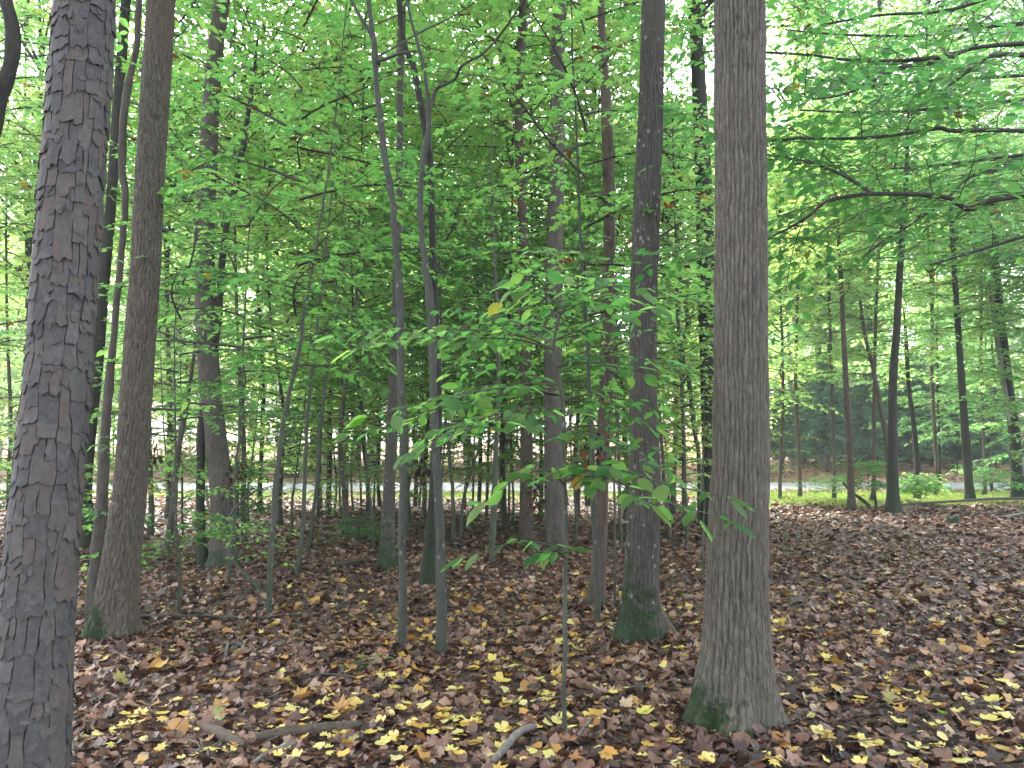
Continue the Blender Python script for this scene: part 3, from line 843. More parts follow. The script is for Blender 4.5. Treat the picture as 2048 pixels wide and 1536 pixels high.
sap('thin grey stem alone on the leaves left of the reddish brown trunk', [(983, 1126, 14), (987, 1020, 12), (991, 900, 10), (996, 768, 8), (994, 640, 7), (988, 520, 6)], 7, [('U', 8, 3.0, 1.0, 3, 'leaf_mid')])
sap('wiry stem slanting right over the verge, right of the speckled beeches', [(920, 1078, 7), (927, 1000, 7), (938, 955, 6), (952, 915, 5), (966, 860, 4)], 4.5, [('U', 6, 2.2, .9, 4, 'leaf_mid')])
sap('wiry upright stem just right of the speckled beech with the forked limbs', [(905, 1082, 8), (905, 970, 7), (893, 868, 6), (890, 768, 5)], 6, [('U', 7, 2.9, 1.2, 4, 'leaf_mid')])
sap('dark thin stem between the two speckled beeches near the lane', [(817, 1047, 10), (815, 960, 9), (812, 870, 7), (806, 768, 6)], 6, [('U', 0, 2.9, 1, 5, 'leaf_far')])
sap('pale thin stem on the leaves left of the smooth dark green trunk', [(734, 1048, 10), (736, 968, 9), (728, 900, 8), (720, 800, 6)], 7, [('U', 1, 2.8, 1.1, 2, 'leaf_far')], mat='bark_beech')
sap('slender stem before the lane between the close brown pair and the slim brown trunk', [(1153, 1036, 12), (1156, 968, 11), (1151, 910, 9), (1156, 820, 7)], 8, [('U', 5, 3.2, 1.2, 1, 'leaf_far')], mat='bark_grey')
sap('left of two parallel stems rising over the verge left of the reddish trunk', [(957, 1035, 9), (960, 960, 8), (961, 890, 8), (958, 768, 6)], 8, [('U', 2, 3.2, 1.2, 1, 'leaf_far')], mat='bark_grey')
sap('right of two parallel stems rising over the verge left of the reddish trunk', [(973, 1035, 7), (976, 960, 7), (978, 880, 6), (984, 768, 5)], 7, [('U', 3, 3.2, 1.2, 5, 'leaf_far')])
sap('hair thin rod standing between the slim brown and the black footed trunk', [(1230, 1212, 5), (1230, 1120, 5), (1230, 1020, 4), (1231, 930, 4)], 3.0, [('U', 8, 1.8, .6, 5, 'leaf_mid')])
sap('thin dark rod behind the black footed trunk on its left', [(1243, 1100, 7), (1239, 1000, 6), (1238, 920, 6), (1236, 840, 5)], 6, [('U', 6, 2.4, .95, .5, 'leaf_mid')])
sap('thin grey stem leaning left on the leaves right of the black footed trunk', [(1340, 1082, 11), (1334, 1020, 9), (1328, 950, 8), (1322, 860, 6)], 7, [('U', 7, 2.8, 1.1, 2.5, 'leaf_far')], mat='bark_grey')
sap('hair thin rod just left of the largest trunk', [(1405, 1170, 4), (1406, 1080, 4), (1407, 990, 3)], 2.6, None)

# ---- young trees further in that carry the leafy middle layer
more = [  # px, py of foot, top, variant, crown bottom, scale, label
 (300, 1075, 8.5, 1, 2.6, 1.25, 'leafy young tree behind the ridged trunk beside the pine'),
 (560, 1050, 9.0, 0, 3.2, 1.3, 'leafy young tree at the far edge of the wood left of the bowed stems'),
 (490, 1090, 8.0, 5, 3.0, 1.0, 'bushy young tree right behind the brown ivy footed trunk'),
 (690, 1075, 8.0, 2, 2.9, 1.1, 'leafy young tree midway between the bowed stems and the dark green trunk'),
 (850, 1040, 9.5, 1, 3.6, 1.3, 'leafy young tree behind the slanting dark trunk near the lane'),
 (1010, 1060, 8.5, 3, 3.2, 1.4, 'leafy young tree tucked left of the reddish brown trunk'),
 (1080, 1035, 9.0, 0, 3.4, 1.2, 'leafy young tree seen in the gap of the close trunk pair'),
 (1250, 1040, 9.5, 5, 3.4, 1.3, 'leafy young tree far behind the black footed trunk'),
 (1370, 1060, 8.0, 2, 2.6, 1.1, 'bushy young tree behind the gap left of the largest trunk'),
 (640, 1022, 10.0, 5, 3.9, 1.4, 'tall leafy young tree at the verge left of the pale thin stem'),
 (760, 1015, 10.5, 3, 4.2, 1.7, 'tall leafy young tree at the verge behind the dark green trunk'),
 (120, 1060, 8.5, 5, 2.8, 1.2, 'leafy young tree hidden behind the scaly pine'),
 (20, 1040, 9.0, 2, 2.4, 1.3, 'leafy young tree at the left edge past the scaly pine'),
 (-60, 1090, 8.0, 0, 2.2, 1.1, 'leafy young tree reaching in from beyond the left edge'),
 (1560, 1000, 10.5, 1, 5.4, 1.2, 'leafy young tree at the verge just right of the largest trunk'),
 (1985, 985, 10.0, 3, 3.4, 1.5, 'leafy young tree by the verge between the dark green and black edge trunks'),
 (2110, 1010, 9.0, 5, 3.0, 1.3, 'leafy young tree reaching in from beyond the right edge'),
 (1880, 978, 10.0, 1, 4.4, 1.3, 'leafy young tree by the verge behind the leafy green shrub'),
]
for i, (x, y, top, vi, zb, sc, lb) in enumerate(more):
    w0 = 13 * (12 / max(8, hit(x, y)[1]))
    g = random.Random(i)
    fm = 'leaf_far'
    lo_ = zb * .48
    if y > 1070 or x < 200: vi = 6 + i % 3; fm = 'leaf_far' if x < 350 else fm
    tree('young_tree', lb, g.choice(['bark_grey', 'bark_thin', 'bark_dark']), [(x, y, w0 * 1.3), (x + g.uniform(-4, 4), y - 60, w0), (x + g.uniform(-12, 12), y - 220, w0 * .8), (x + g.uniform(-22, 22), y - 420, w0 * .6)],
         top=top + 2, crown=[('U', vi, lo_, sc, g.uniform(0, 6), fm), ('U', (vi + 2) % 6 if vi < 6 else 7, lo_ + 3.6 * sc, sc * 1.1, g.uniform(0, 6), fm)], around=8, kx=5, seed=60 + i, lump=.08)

# taller trees standing deeper in the near wood: their crowns close the view upward
tall = [(60, 1030, 'slim tall tree at the left edge deep behind the scaly pine'), (335, 1035, 'tall slim tree deep in the wood right of the ridged trunk'),
        (520, 1022, 'tall slim tree deep in the wood above the thin forked stem'), (655, 1030, 'tall slim tree deep in the wood behind the bowed stems'),
        (830, 1012, 'tall slim tree at the wood edge between the two speckled beeches'), (1000, 1018, 'tall slim tree at the wood edge left of the reddish brown trunk'),
        (1180, 1012, 'tall slim tree at the wood edge right of the close trunk pair'), (1345, 1030, 'tall slim tree deep in the wood left of the black leaning trunk'),
        (1600, 996, 'tall slim tree on the verge right of the largest trunk'), (1668, 1000, 'tall slim tree on the verge left of the narrow brown trunk'),
        (1870, 992, 'tall slim tree on the verge behind the fallen pole'), (2075, 985, 'tall slim tree just beyond the right edge at the verge'),
        (-40, 1010, 'tall slim tree just beyond the left edge at the verge'),
        (1745, 1004, 'tall slim tree at the verge hard left of the dark rough trunk'), (1968, 992, 'tall slim tree at the verge left of the black edge trunk')]
for i, (x, y, lb) in enumerate(tall):
    g = random.Random(i + 90)
    w0 = 14 * (14 / max(8, hit(x, y)[1]))
    zb = g.uniform(5.0, 7.0) if x < 1500 else g.uniform(6.5, 8)
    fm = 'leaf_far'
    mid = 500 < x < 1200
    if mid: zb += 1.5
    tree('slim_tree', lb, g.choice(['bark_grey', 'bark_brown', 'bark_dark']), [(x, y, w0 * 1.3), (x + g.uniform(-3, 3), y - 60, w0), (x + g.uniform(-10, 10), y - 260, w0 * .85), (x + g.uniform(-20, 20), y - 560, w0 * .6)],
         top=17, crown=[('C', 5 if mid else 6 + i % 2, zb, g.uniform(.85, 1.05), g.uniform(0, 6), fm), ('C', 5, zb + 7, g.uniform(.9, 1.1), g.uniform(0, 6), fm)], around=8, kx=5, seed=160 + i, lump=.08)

for i in range(24):
    g = random.Random(5200 + i)
    x = 330 + i * 46 + g.uniform(-20, 20); y = g.choice([1022, 1034, 1050, 1072, 1095]) + g.uniform(-6, 6)
    w0 = 6.5 * (12 / max(8, hit(x, y)[1]))
    vi = g.choice([6, 7, 8])
    sc_ = g.uniform(.7, .95)
    tree('leafy_sapling', 'slender leafy sapling in the thicket between the middle trunks and the lane', 'bark_thin', [(x, y, w0 * 1.3), (x + g.uniform(-4, 4), y - 60, w0), (x + g.uniform(-12, 12), y - 160, w0 * .6)],
         top=4.2, crown=[('U', vi, g.uniform(.55, 1.1), sc_, g.uniform(0, 6), 'leaf_far')], around=7, kx=4, seed=i, lump=.08, group='leafy saplings between the middle trunks and the lane', cat='sapling')

# thin rods by the verge nobody can tell apart
for i in range(16):
    g = random.Random(500 + i)
    x = [668, 694, 706, 722, 748, 838, 868, 930, 945, 1001, 1018, 1135, 1172, 1262, 1330, 655][i]
    y = g.uniform(1012, 1032)
    tree('verge_sapling', 'wiry bare sapling stem standing against the lane at the wood edge', 'bark_thin',
         [(x, y, 5), (x + g.uniform(-5, 5), y - 50, 4.5), (x + g.uniform(-10, 10), y - 110, 4), (x + g.uniform(-16, 16), y - 190, 3)],
         top=4.6, crown=[('U', 4, 2.6, .8, g.uniform(0, 6), 'leaf_far')], around=6, kx=4, seed=i, group='wiry saplings at the wood edge', cat='sapling')

# ------------------------------------------------------------------ pine bark plates
def clip_poly(poly, nx_, ny_, d):
    out = []
    m = len(poly)
    for i in range(m):
        a, b_ = poly[i], poly[(i + 1) % m]
        da = a[0] * nx_ + a[1] * ny_ - d; db = b_[0] * nx_ + b_[1] * ny_ - d
        if da <= 0: out.append(a)
        if da * db < 0:
            t = da / (da - db); out.append((a[0] + (b_[0] - a[0]) * t, a[1] + (b_[1] - a[1]) * t))
    return out

def pine_plates():
    g = np.random.RandomState(77)
    rbar = 0.135
    circ = 2 * PI * rbar
    NC = 13
    zt = 4.25
    def seam(c_, z):
        """angle-wise position of the seam between two columns, in metres round the stem"""
        c_ = c_ % NC
        return (c_ + .30 * vn(c_ * 7.3, z * 2.2 + 3, 91) + .22 * vn(c_ * 5.1 + 3, z * 6.5, 92) + .10 * vn(c_ * 3.3, z * 19, 93)) / NC * circ
    out = []
    for c_ in range(NC):
        z = -.06 - g.uniform(0, .08)
        while z < zt:
            h_ = float(np.clip(g.gamma(5.0, .0165), .04, .15))
            zb, zt_ = z, z + h_
            z += h_ * g.uniform(.94, 1.0)
            parts = [(0, 1)]
            if g.rand() < .22 and h_ > .07: parts = [(0, .5 + g.uniform(-.15, .15)), None]; parts[1] = (parts[0][1], 1)
            for (fa, fb) in parts:
                bo = -g.uniform(.0, .02)
                def X(f, zz):
                    a = seam(c_, zz); b_ = seam(c_ + 1, zz)
                    if b_ < a - circ / 2: b_ += circ
                    return a + (b_ - a) * f
                gap = .0016
                O = []
                nb = 6
                depth_ = g.uniform(.010, .030)
                for q in range(nb):           # lower rim, left to right, ragged
                    f = q / (nb - 1)
                    zz = zb + bo + g.uniform(-1, 1) * depth_ * .6 - depth_ * math.sin(f * PI) * g.uniform(.2, 1)
                    O.append((X(fa + (fb - fa) * f, zz) + (gap if q == 0 else -gap if q == nb - 1 else 0) + g.normal(0, .0014), zz))
                for f in (.35, .7):
                    zz = zb + h_ * f; O.append((X(fb, zz) - gap + g.normal(0, .0016), zz))
                for f in (1, .5, 0):
                    zz = zt_ + g.uniform(-.004, .006); O.append((X(fa + (fb - fa) * f, zz) + (gap if f == 0 else -gap if f == 1 else 0), zz))
                for f in (.7, .35):
                    zz = zb + h_ * f; O.append((X(fa, zz) + gap + g.normal(0, .0016), zz))
                O = np.array(O)
                c0 = O.mean(0)
                thick = g.uniform(.0015, .0085); tipo = g.uniform(.0025, .0085)
                skew = g.normal(0, .03)
                def pt(u, zz, h):
                    cc, rr = pine_c(zz)
                    th = u / rbar
                    return (cc[0] + (rr + h) * math.cos(th), cc[1] + (rr + h) * math.sin(th), zz)
                def hgt(u, zz):
                    f = min(1.1, max(0, (zt_ - zz) / h_))
                    return thick + tipo * f ** 1.4 + skew * (u - c0[0])
                V = [pt(c0[0], c0[1], hgt(*c0))]
                for (u, zz) in O: V.append(pt(u, zz, hgt(u, zz) + g.normal(0, .0005)))
                for (u, zz) in O: V.append(pt(u, zz + .001, -.006))
                k = len(O)
                F = [(0, 1 + i, 1 + (i + 1) % k) for i in range(k)]
                for i in range(k):
                    j = (i + 1) % k
                    F += [(1 + i, 1 + k + i, 1 + k + j), (1 + i, 1 + k + j, 1 + j)]
                facing = -math.sin(c0[0] / rbar)
                score = facing * math.sqrt(h_ * (fb - fa)) - (10 if not (-.02 < c0[1] < 3.75) else 0)
                out.append((score, np.array(V), np.array(F), c0[1]))
    # loose small flakes lying over the plates
    flakes = []
    for i in range(330):
        th0 = g.uniform(0, 2 * PI); z0 = g.uniform(0, 4.1); w_, h_ = g.uniform(.009, .022), g.uniform(.012, .034)
        jj = g.uniform(.6, 1.25, 8)
        V = []
        k = 8
        lift = g.uniform(.007, .013)
        for lay in (0, 1):
            for q in range(k):
                a = q / k * 2 * PI + g.uniform(-.2, .2) * (lay == 0)
                z = z0 + math.sin(a) * h_ * jj[q]
                cc, rr = pine_c(z)
                th = th0 + math.cos(a) * w_ * jj[q] / rbar
                hh = (lift - .004 * math.sin(a)) if lay == 0 else lift - .010
                V.append((cc[0] + (rr + hh) * math.cos(th), cc[1] + (rr + hh) * math.sin(th), z))
        cc, rr = pine_c(z0)
        V.append((cc[0] + (rr + lift) * math.cos(th0), cc[1] + (rr + lift) * math.sin(th0), z0))
        F = [(2 * k, q, (q + 1) % k) for q in range(k)]
        for q in range(k):
            j = (q + 1) % k
            F += [(q, q + k, j + k), (q, j + k, j)]
        flakes.append((np.array(V), np.array(F)))
    out.sort(key=lambda e: -e[0])
    single, rest = out[:300], out[300:]
    for (_, V, F, z0) in single:
        me = mesh_np('bark_plate', V, tris=F, attr={'tint': np.zeros(len(F))})
        link('bark_plate', me, M['pine_plate'], pine_root)
    def join(lst, nm):
        Vs, Fs, ts, off = [], [], [], 0
        for V, F in lst:
            Vs.append(V); Fs.append(F + off); ts.append(np.full(len(F), g.rand())); off += len(V)
        o = link(nm, mesh_np(nm, np.concatenate(Vs), tris=np.concatenate(Fs), attr={'tint': np.concatenate(ts)}), M['pine_plate'], pine_root)
        o['kind'] = 'stuff'
    join([(V, F) for (_, V, F, _z) in rest], 'bark_plates')
    join(flakes, 'bark_flakes')
pine_plates()

# ------------------------------------------------------------------ overhanging tree right of the frame (its dark limbs enter the picture)
ob_p = at(2420, 1330, 5.4)[0]; ob_p[2] = float(ground_h(ob_p[0], ob_p[1]))
r, b, c, Yd = tree('overhanging_beech', 'dark leafy boughs of a beech reaching in from the right edge across the top right', 'bark_beech',
    [(2420, 1330, 60), (2418, 1100, 52), (2410, 800, 48), (2400, 400, 44), (2390, 0, 40)], top=9, Y=5.6, around=16, kx=10)
sp = Spray(900)
def bough(pts, k=4, L=(.5, 1.15), step=2, leaf=.105, up=.55, start=1):
    o, P = px_branch(r, b, pts, k=k)
    g = sp.rng
    Pw = P
    T = norm(np.gradient(Pw, axis=0))
    s = 1
    for i in range(start, len(Pw), step):
        s = -s
        sd = norm(np.cross([0, 0, 1.], T[i]))
        d = norm(T[i] * g.uniform(.3, .8) + sd * s * g.uniform(.5, 1) + np.array([0, 0, g.uniform(-.12, up)]))
        sp.add(Pw[i], d, g.uniform(*L), leaf, ds=.10, tw=.48, ls=.055, droop=g.uniform(.02, .22), r0=.005)
Yb = 5.6
bough([(2400, 60, Yb, 22), (2200, 78, Yb, 14), (2048, 87, Yb, 10), (1990, 91, Yb, 9), (1940, 98, Yb, 8), (1880, 115, Yb + .1, 8), (1800, 121, Yb + .2, 7), (1700, 120, Yb + .3, 6), (1620, 110, Yb + .4, 5), (1536, 105, Yb + .5, 5), (1460, 100, Yb + .7, 4), (1400, 105, Yb + .8, 3)])
bough([(1935, 99, Yb, 7), (1870, 125, Yb - .1, 7), (1790, 137, Yb - .1, 7), (1740, 165, Yb - .2, 6), (1690, 188, Yb - .2, 5), (1625, 198, Yb - .2, 4), (1605, 186, Yb - .2, 3)])
bough([(2300, 130, Yb + .4, 12), (2048, 110, Yb + .4, 10), (1985, 112, Yb + .3, 9), (1958, 128, Yb + .3, 6), (1900, 170, Yb + .2, 5), (1850, 205, Yb + .1, 4), (1820, 235, Yb, 3)])
bough([(2400, 270, Yb, 20), (2200, 268, Yb, 13), (2048, 262, Yb, 9), (1980, 260, Yb, 9), (1910, 262, Yb, 9), (1880, 256, Yb - .1, 9), (1855, 260, Yb - .1, 8), (1790, 270, Yb - .2, 7), (1700, 277, Yb - .2, 6), (1600, 277, Yb - .1, 5), (1536, 282, Yb, 4), (1460, 290, Yb + .6, 3)])
bough([(2400, 360, Yb - .3, 24), (2200, 370, Yb - .3, 17), (2048, 390, Yb - .3, 14), (1985, 401, Yb - .3, 13), (1935, 418, Yb - .3, 12), (1905, 398, Yb - .3, 10), (1850, 390, Yb - .3, 9), (1745, 388, Yb - .4, 8), (1660, 400, Yb - .4, 7), (1620, 430, Yb - .4, 6), (1580, 455, Yb - .3, 5), (1536, 478, Yb - .2, 4), (1505, 500, Yb + .4, 3)])
bough([(1745, 388, Yb - .4, 8), (1700, 358, Yb - .3, 7), (1650, 335, Yb - .2, 6), (1600, 320, Yb, 5), (1536, 310, Yb + .3, 4), (1480, 300, Yb + .6, 3)])
bough([(2300, 240, Yb + .6, 12), (2150, 280, Yb + .5, 10), (2048, 318, Yb + .4, 8), (1995, 340, Yb + .3, 8), (1940, 355, Yb + .2, 6), (1890, 400, Yb, 6), (1820, 450, Yb - .1, 5), (1770, 480, Yb - .2, 5), (1725, 516, Yb - .3, 3)], L=(.4, .8))
bough([(2400, -120, Yb + .5, 18), (2200, -60, Yb + .8, 12), (2050, -30, Yb + 1, 9), (1900, 20, Yb + 1.1, 7), (1760, 30, Yb + 1.2, 5), (1640, 50, Yb + 1.3, 4)], L=(.6, 1.2))
bough([(2400, 160, Yb + 1, 16), (2200, 190, Yb + 1.3, 12), (2050, 200, Yb + 1.5, 9), (1900, 215, Yb + 1.6, 7), (1740, 225, Yb + 1.7, 5), (1600, 220, Yb + 1.8, 4)], L=(.6, 1.2))
bough([(2400, 420, Yb + .8, 14), (2200, 440, Yb + 1.0, 10), (2060, 470, Yb + 1.1, 8), (1960, 500, Yb + 1.2, 6), (1860, 530, Yb + 1.2, 4)], L=(.4, .9))
bough([(2500, 20, Yb + 2, 16), (2200, 40, Yb + 2.2, 11), (2000, 50, Yb + 2.4, 8), (1850, 70, Yb + 2.5, 6), (1700, 70, Yb + 2.6, 5), (1570, 60, Yb + 2.6, 3)], L=(.6, 1.3))
bough([(2500, 120, Yb + 2, 16), (2250, 130, Yb + 2.6, 11), (2050, 150, Yb + 3, 8), (1880, 160, Yb + 3, 6), (1720, 170, Yb + 3, 5), (1590, 150, Yb + 3, 3)], L=(.6, 1.3))
bough([(2500, 300, Yb + 2, 16), (2250, 300, Yb + 2.4, 11), (2050, 310, Yb + 2.6, 8), (1880, 330, Yb + 2.6, 6), (1740, 340, Yb + 2.6, 4), (1620, 350, Yb + 2.6, 3)], L=(.6, 1.2))
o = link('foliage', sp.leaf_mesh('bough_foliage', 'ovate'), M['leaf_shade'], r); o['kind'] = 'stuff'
link('twigs', sp.twig_mesh('bough_twigs'), M['twig'], r)['kind'] = 'stuff'

# ------------------------------------------------------------------ front beech sapling with separate leaves
def leaf_single(seed):
    g = random.Random(seed)
    st = [(0, .02), (.12, .17), (.3, .27), (.5, .30), (.7, .235), (.86, .12), (1.0, .0)]
    cup, fold, tipd = g.uniform(-.10, .16), g.uniform(.02, .10), g.uniform(-.22, -.02)
    V = []; row = []
    for x, wd in st:
        zc = tipd * x * x
        if wd == 0: V.append((x, 0, zc)); row.append((len(V) - 1,)); continue
        i0 = len(V)
        V += [(x, -wd, zc + fold - cup * .2), (x, 0, zc), (x, wd, zc + fold - cup * .2)]
        row.append((i0, i0 + 1, i0 + 2))
    F = []
    for a, b_ in zip(row[:-1], row[1:]):
        if len(b_) == 3:
            F += [(a[0], a[1], b_[1]), (a[0], b_[1], b_[0]), (a[1], a[2], b_[2]), (a[1], b_[2], b_[1])]
        else:
            F += [(a[0], a[1], b_[0]), (a[1], a[2], b_[0])]
    return V, F
def front_leaf_mat():
    m = M['leaf_front']
    return m
LSH = []
for i in range(7):
    V_, F_ = leaf_single(i)
    LSH.append((np.array(V_), np.array(F_)))
tints = [.1, .35, .6, .85, .5, .2, .7]
def leafmeshes(mat, tn):
    L = []
    for (V_, F_), tt in zip(LSH, tn):
        me = mesh_np('leaf', V_, tris=F_, attr={'tint': np.full(len(F_), tt)}, smooth_=True)
        me.materials.append(M[mat]); L.append(me)
    return L
FL = leafmeshes('leaf_front', tints)
FLY = leafmeshes('leaf_front', [.97, .965, .975, .96, .98, 1, 1])

r, b, c, Yd = tree('beech_sapling', 'thin foreground beech sapling with large separate bright leaves in flat layers before the central trunks', 'bark_thin',
    [(1130, 1490, 14), (1129, 1460, 10), (1127, 1343, 9), (1131, 1243, 9), (1134, 1118, 8), (1131, 1000, 8), (1126, 900, 8), (1122, 800, 7), (1110, 735, 7), (1109, 678, 6), (1122, 623, 5), (1135, 585, 4)],
    top=None, around=8, kx=5, seed=2, lump=.05)
sp = Spray(901)
fs = []
def twig_line(pts, dens=.048, size=.085, sub=(.16, .42), tilt=.38, n_sub=1.0):
    """a leafy side branch given by photo points with depth offsets"""
    o, P = px_branch(r, b, [(x, y, Yd + dy, w_) for (x, y, dy, w_) in pts], k=6, n=5, mat='twig')
    g = sp.rng
    seg = np.linalg.norm(np.diff(P, axis=0), axis=1); s = np.concatenate([[0], np.cumsum(seg)])
    L = s[-1]
    m = int(L / (dens * 1.6))
    sg = 1
    for q in np.linspace(.16 * L, L * .98, m):
        p = np.array([np.interp(q, s, P[:, a]) for a in range(3)])
        T = norm(np.array([np.interp(min(L, q + .03), s, P[:, a]) for a in range(3)]) - np.array([np.interp(max(0, q - .03), s, P[:, a]) for a in range(3)]))
        sg = -sg
        sd = norm(np.cross([0, 0, 1.], T))
        f = 1 - .75 * q / L
        l = g.uniform(*sub) * f * n_sub
        a = g.uniform(.7, 1.1)
        td = norm(T * math.cos(a) + sd * sg * math.sin(a) + np.array([0, 0, g.normal(-.05, .12)]))
        mm = max(1, int(l / dens))
        if l > .08: sp.tw.append((np.array([p, p + td * l * .5, p + td * l + [0, 0, -.12 * l]]), np.array([.0022, .0016, .001])))
        for w_ in range(mm):
            pp = p + td * (l * (w_ + .6) / mm)
            bb = g.uniform(.5, 1.0) * (1 if w_ % 2 else -1)
            S2 = np.cross([0, 0, 1.], td)
            ld = norm(td * math.cos(bb) + S2 * math.sin(bb) + np.array([0, 0, g.normal(-.30, .22)]))
            fs.append((pp, ld, np.array([0, 0, 1.]) + g.normal(0, tilt, 3), size * 1.04 * g.uniform(.55, 1.15)))
    fs.append((P[-1], norm(P[-1] - P[-4]) + np.array([0, 0, -.15]), np.array([0, 0, 1.]), size * 1.3))
_tl = twig_line
def twig_line(pts, **kw):
    _tl(pts, **kw)
    gg = random.Random(int(pts[-1][0] * 7 + pts[-1][1]))
    if kw.get('extra', True) and len(pts) > 2:
        dy, dd = gg.choice([-1, 1]) * gg.uniform(14, 30), gg.uniform(-.35, .45)
        m = len(pts)
        p2 = [(x + gg.uniform(-8, 8) * i, y + dy * i / (m - 1) * 1.4 + (dy * .3 if i else 0), d + dd * i / (m - 1), w_) for i, (x, y, d, w_) in enumerate(pts)]
        kw2 = dict(kw); kw2['size'] = kw.get('size', .085) * .95
        _tl(p2, **kw2)
# upper layer
twig_line([(1122, 625, 0, 4), (1160, 592, -.1, 3), (1230, 572, -.25, 2.5), (1325, 585, -.4, 2)], size=.095)
twig_line([(1122, 630, 0, 3), (1095, 600, -.2, 2.5), (1060, 585, -.45, 2)], size=.10)
twig_line([(1135, 590, 0, 3), (1150, 575, .15, 2.5), (1210, 560, .4, 2)], size=.085)
# left layer one
twig_line([(1110, 700, 0, 5), (1040, 680, -.1, 4), (960, 676, -.2, 3.5), (860, 676, -.3, 3), (760, 684, -.35, 2.5), (700, 702, -.4, 2)], size=.088)
twig_line([(1110, 690, 0, 3), (1040, 660, .3, 3), (960, 650, .5, 2.5), (880, 655, .7, 2)], size=.08)
# left layer two
twig_line([(1120, 790, 0, 5), (1040, 775, -.2, 4), (960, 782, -.35, 3.5), (870, 800, -.5, 3), (800, 818, -.55, 2.5), (735, 835, -.6, 2)], size=.088)
twig_line([(1118, 770, 0, 4), (1040, 745, .2, 3), (960, 740, .4, 2.5), (900, 750, .5, 2)], size=.08)
twig_line([(1122, 820, 0, 4), (1060, 815, -.3, 3), (990, 830, -.5, 2.5), (900, 850, -.7, 2), (850, 880, -.75, 2)], size=.08)
# right layers
twig_line([(1112, 735, 0, 4), (1170, 725, -.1, 3.5), (1240, 735, -.2, 3), (1320, 750, -.2, 2)], size=.082)
twig_line([(1110, 680, 0, 4), (1170, 668, .1, 3), (1240, 662, .3, 2.5), (1310, 668, .4, 2)], size=.08)
twig_line([(1122, 800, 0, 4), (1180, 790, .1, 3), (1250, 800, .2, 2.5), (1330, 825, .3, 2)], size=.08)
twig_line([(1125, 860, 0, 4), (1190, 850, -.1, 3), (1260, 870, -.15, 2.5), (1330, 905, -.15, 2)], size=.08)
# low layer, a little nearer
twig_line([(1131, 960, 0, 5), (1190, 935, -.2, 4), (1260, 945, -.35, 3.5), (1340, 970, -.5, 3), (1410, 985, -.55, 2.5), (1455, 995, -.6, 2)], size=.104, dens=.055, sub=(.12, .34))
_tl([(1131, 970, 0, 5), (1090, 940, -.2, 4), (1030, 960, -.4, 3), (970, 1005, -.5, 2)], size=.108, dens=.055, sub=(.12, .32))
_tl([(1131, 950, 0, 4), (1180, 940, -.3, 3), (1230, 965, -.5, 3), (1300, 1010, -.6, 2)], size=.104, dens=.055, sub=(.12, .32))
_tl([(1134, 1118, 0, 4), (1090, 1088, -.2, 3), (1030, 1085, -.3, 2.5), (975, 1100, -.35, 2), (925, 1118, -.4, 1.5)], size=.095, sub=(.10, .22))
_tl([(1134, 1118, 0, 3), (1110, 1100, -.3, 2.5), (1080, 1110, -.4, 2)], size=.092, sub=(.08, .18))
g = random.Random(3)
dist = lambda e: np.linalg.norm(e[0] + b - np.array([0, 0, CAMH]))
fs.sort(key=lambda e: dist(e) / e[3])
from mathutils import Matrix
def frame(p, d, n, s):
    d = norm(d); n = norm(n - d * float(np.dot(n, d))); bb = np.cross(n, d)
    m = Matrix(((d[0] * s, bb[0] * s, n[0] * s, p[0]), (d[1] * s, bb[1] * s, n[1] * s, p[1]), (d[2] * s, bb[2] * s, n[2] * s, p[2]), (0, 0, 0, 1)))
    return m
for i, (p, d, n, s) in enumerate(fs[:300]):
    yl = g.random() < .025
    o = bpy.data.objects.new('leaf', g.choice(FLY if yl else FL)); COL.objects.link(o); o.parent = r
    o.matrix_local = frame(p, d, n, s)
rest = fs[300:]
if rest:
    me = leaves_mesh('sapling_leaves', np.array([e[0] for e in rest]), np.array([e[1] for e in rest]), np.array([e[2] for e in rest]), np.array([e[3] for e in rest]),
                     np.random.RandomState(4).uniform(0, .93, len(rest)), 'ovate')
    o = link('leaves', me, M['leaf_front'], r); o['kind'] = 'stuff'
print('sapling leaves', len(fs))
link('twigs', sp.twig_mesh('sapling_twigs'), M['twig'], r)['kind'] = 'stuff'

# ------------------------------------------------------------------ low leafy sprays near the left trunks
def low_plant(label, px, py, h, n, L, leaf, mat='leaf_mid', seed=0, name='seedling', cat='seedling', kind='ovate', dirs=None):
    p = hit(px, py)
    rt = thing(name, label, cat, p)
    s = Spray(seed + 1000); g = s.rng
    if cat == 'shrub': n = int(n * 2.6)
    else: n = int(n * 1.6)
    s.tw.append((np.array([[0, 0, -.03], [.01, 0, h * .5], [.0, .01, h]]), np.array([.006, .005, .003])))
    for i in range(n):
        az = i * 2.4 + g.uniform(0, 1) if dirs is None else dirs[i % len(dirs)] + g.uniform(-.3, .3)
        e = g.uniform(.1, .6)
        s.add((0, 0, h * (.35 + .65 * (i + 1) / n)), (math.cos(az) * math.cos(e), math.sin(az) * math.cos(e), math.sin(e)), L * g.uniform(.6, 1.1), leaf, ds=.06, tw=.45, ls=leaf * .5, droop=.25, r0=.004, start=.1)
    link('stem', s.twig_mesh('seedling_stem'), M['twig'], rt)
    o = link('foliage', s.leaf_mesh('seedling_foliage', kind), M[mat], rt); o['kind'] = 'stuff'
low_plant('low beech spray with level leaves crossing in front of the ridged trunk at lane height', 330, 1235, 1.05, 7, 1.0, .075, seed=1, dirs=[3.3, 2.9, 3.6, 0, .4, -.3])
low_plant('small leafy seedling at the foot of the leaning stem near the brown trunk', 300, 1135, .35, 7, .5, .07, seed=2)
low_plant('small green seedling with drooping leaves below the bowed thin stems', 520, 1190, .75, 6, .4, .08, seed=3)
low_plant('low bush of fine leaves in the mid floor left of the dark green trunk', 715, 1095, .45, 10, .55, .06, 'leaf_shade', seed=4, name='shrub', cat='shrub')
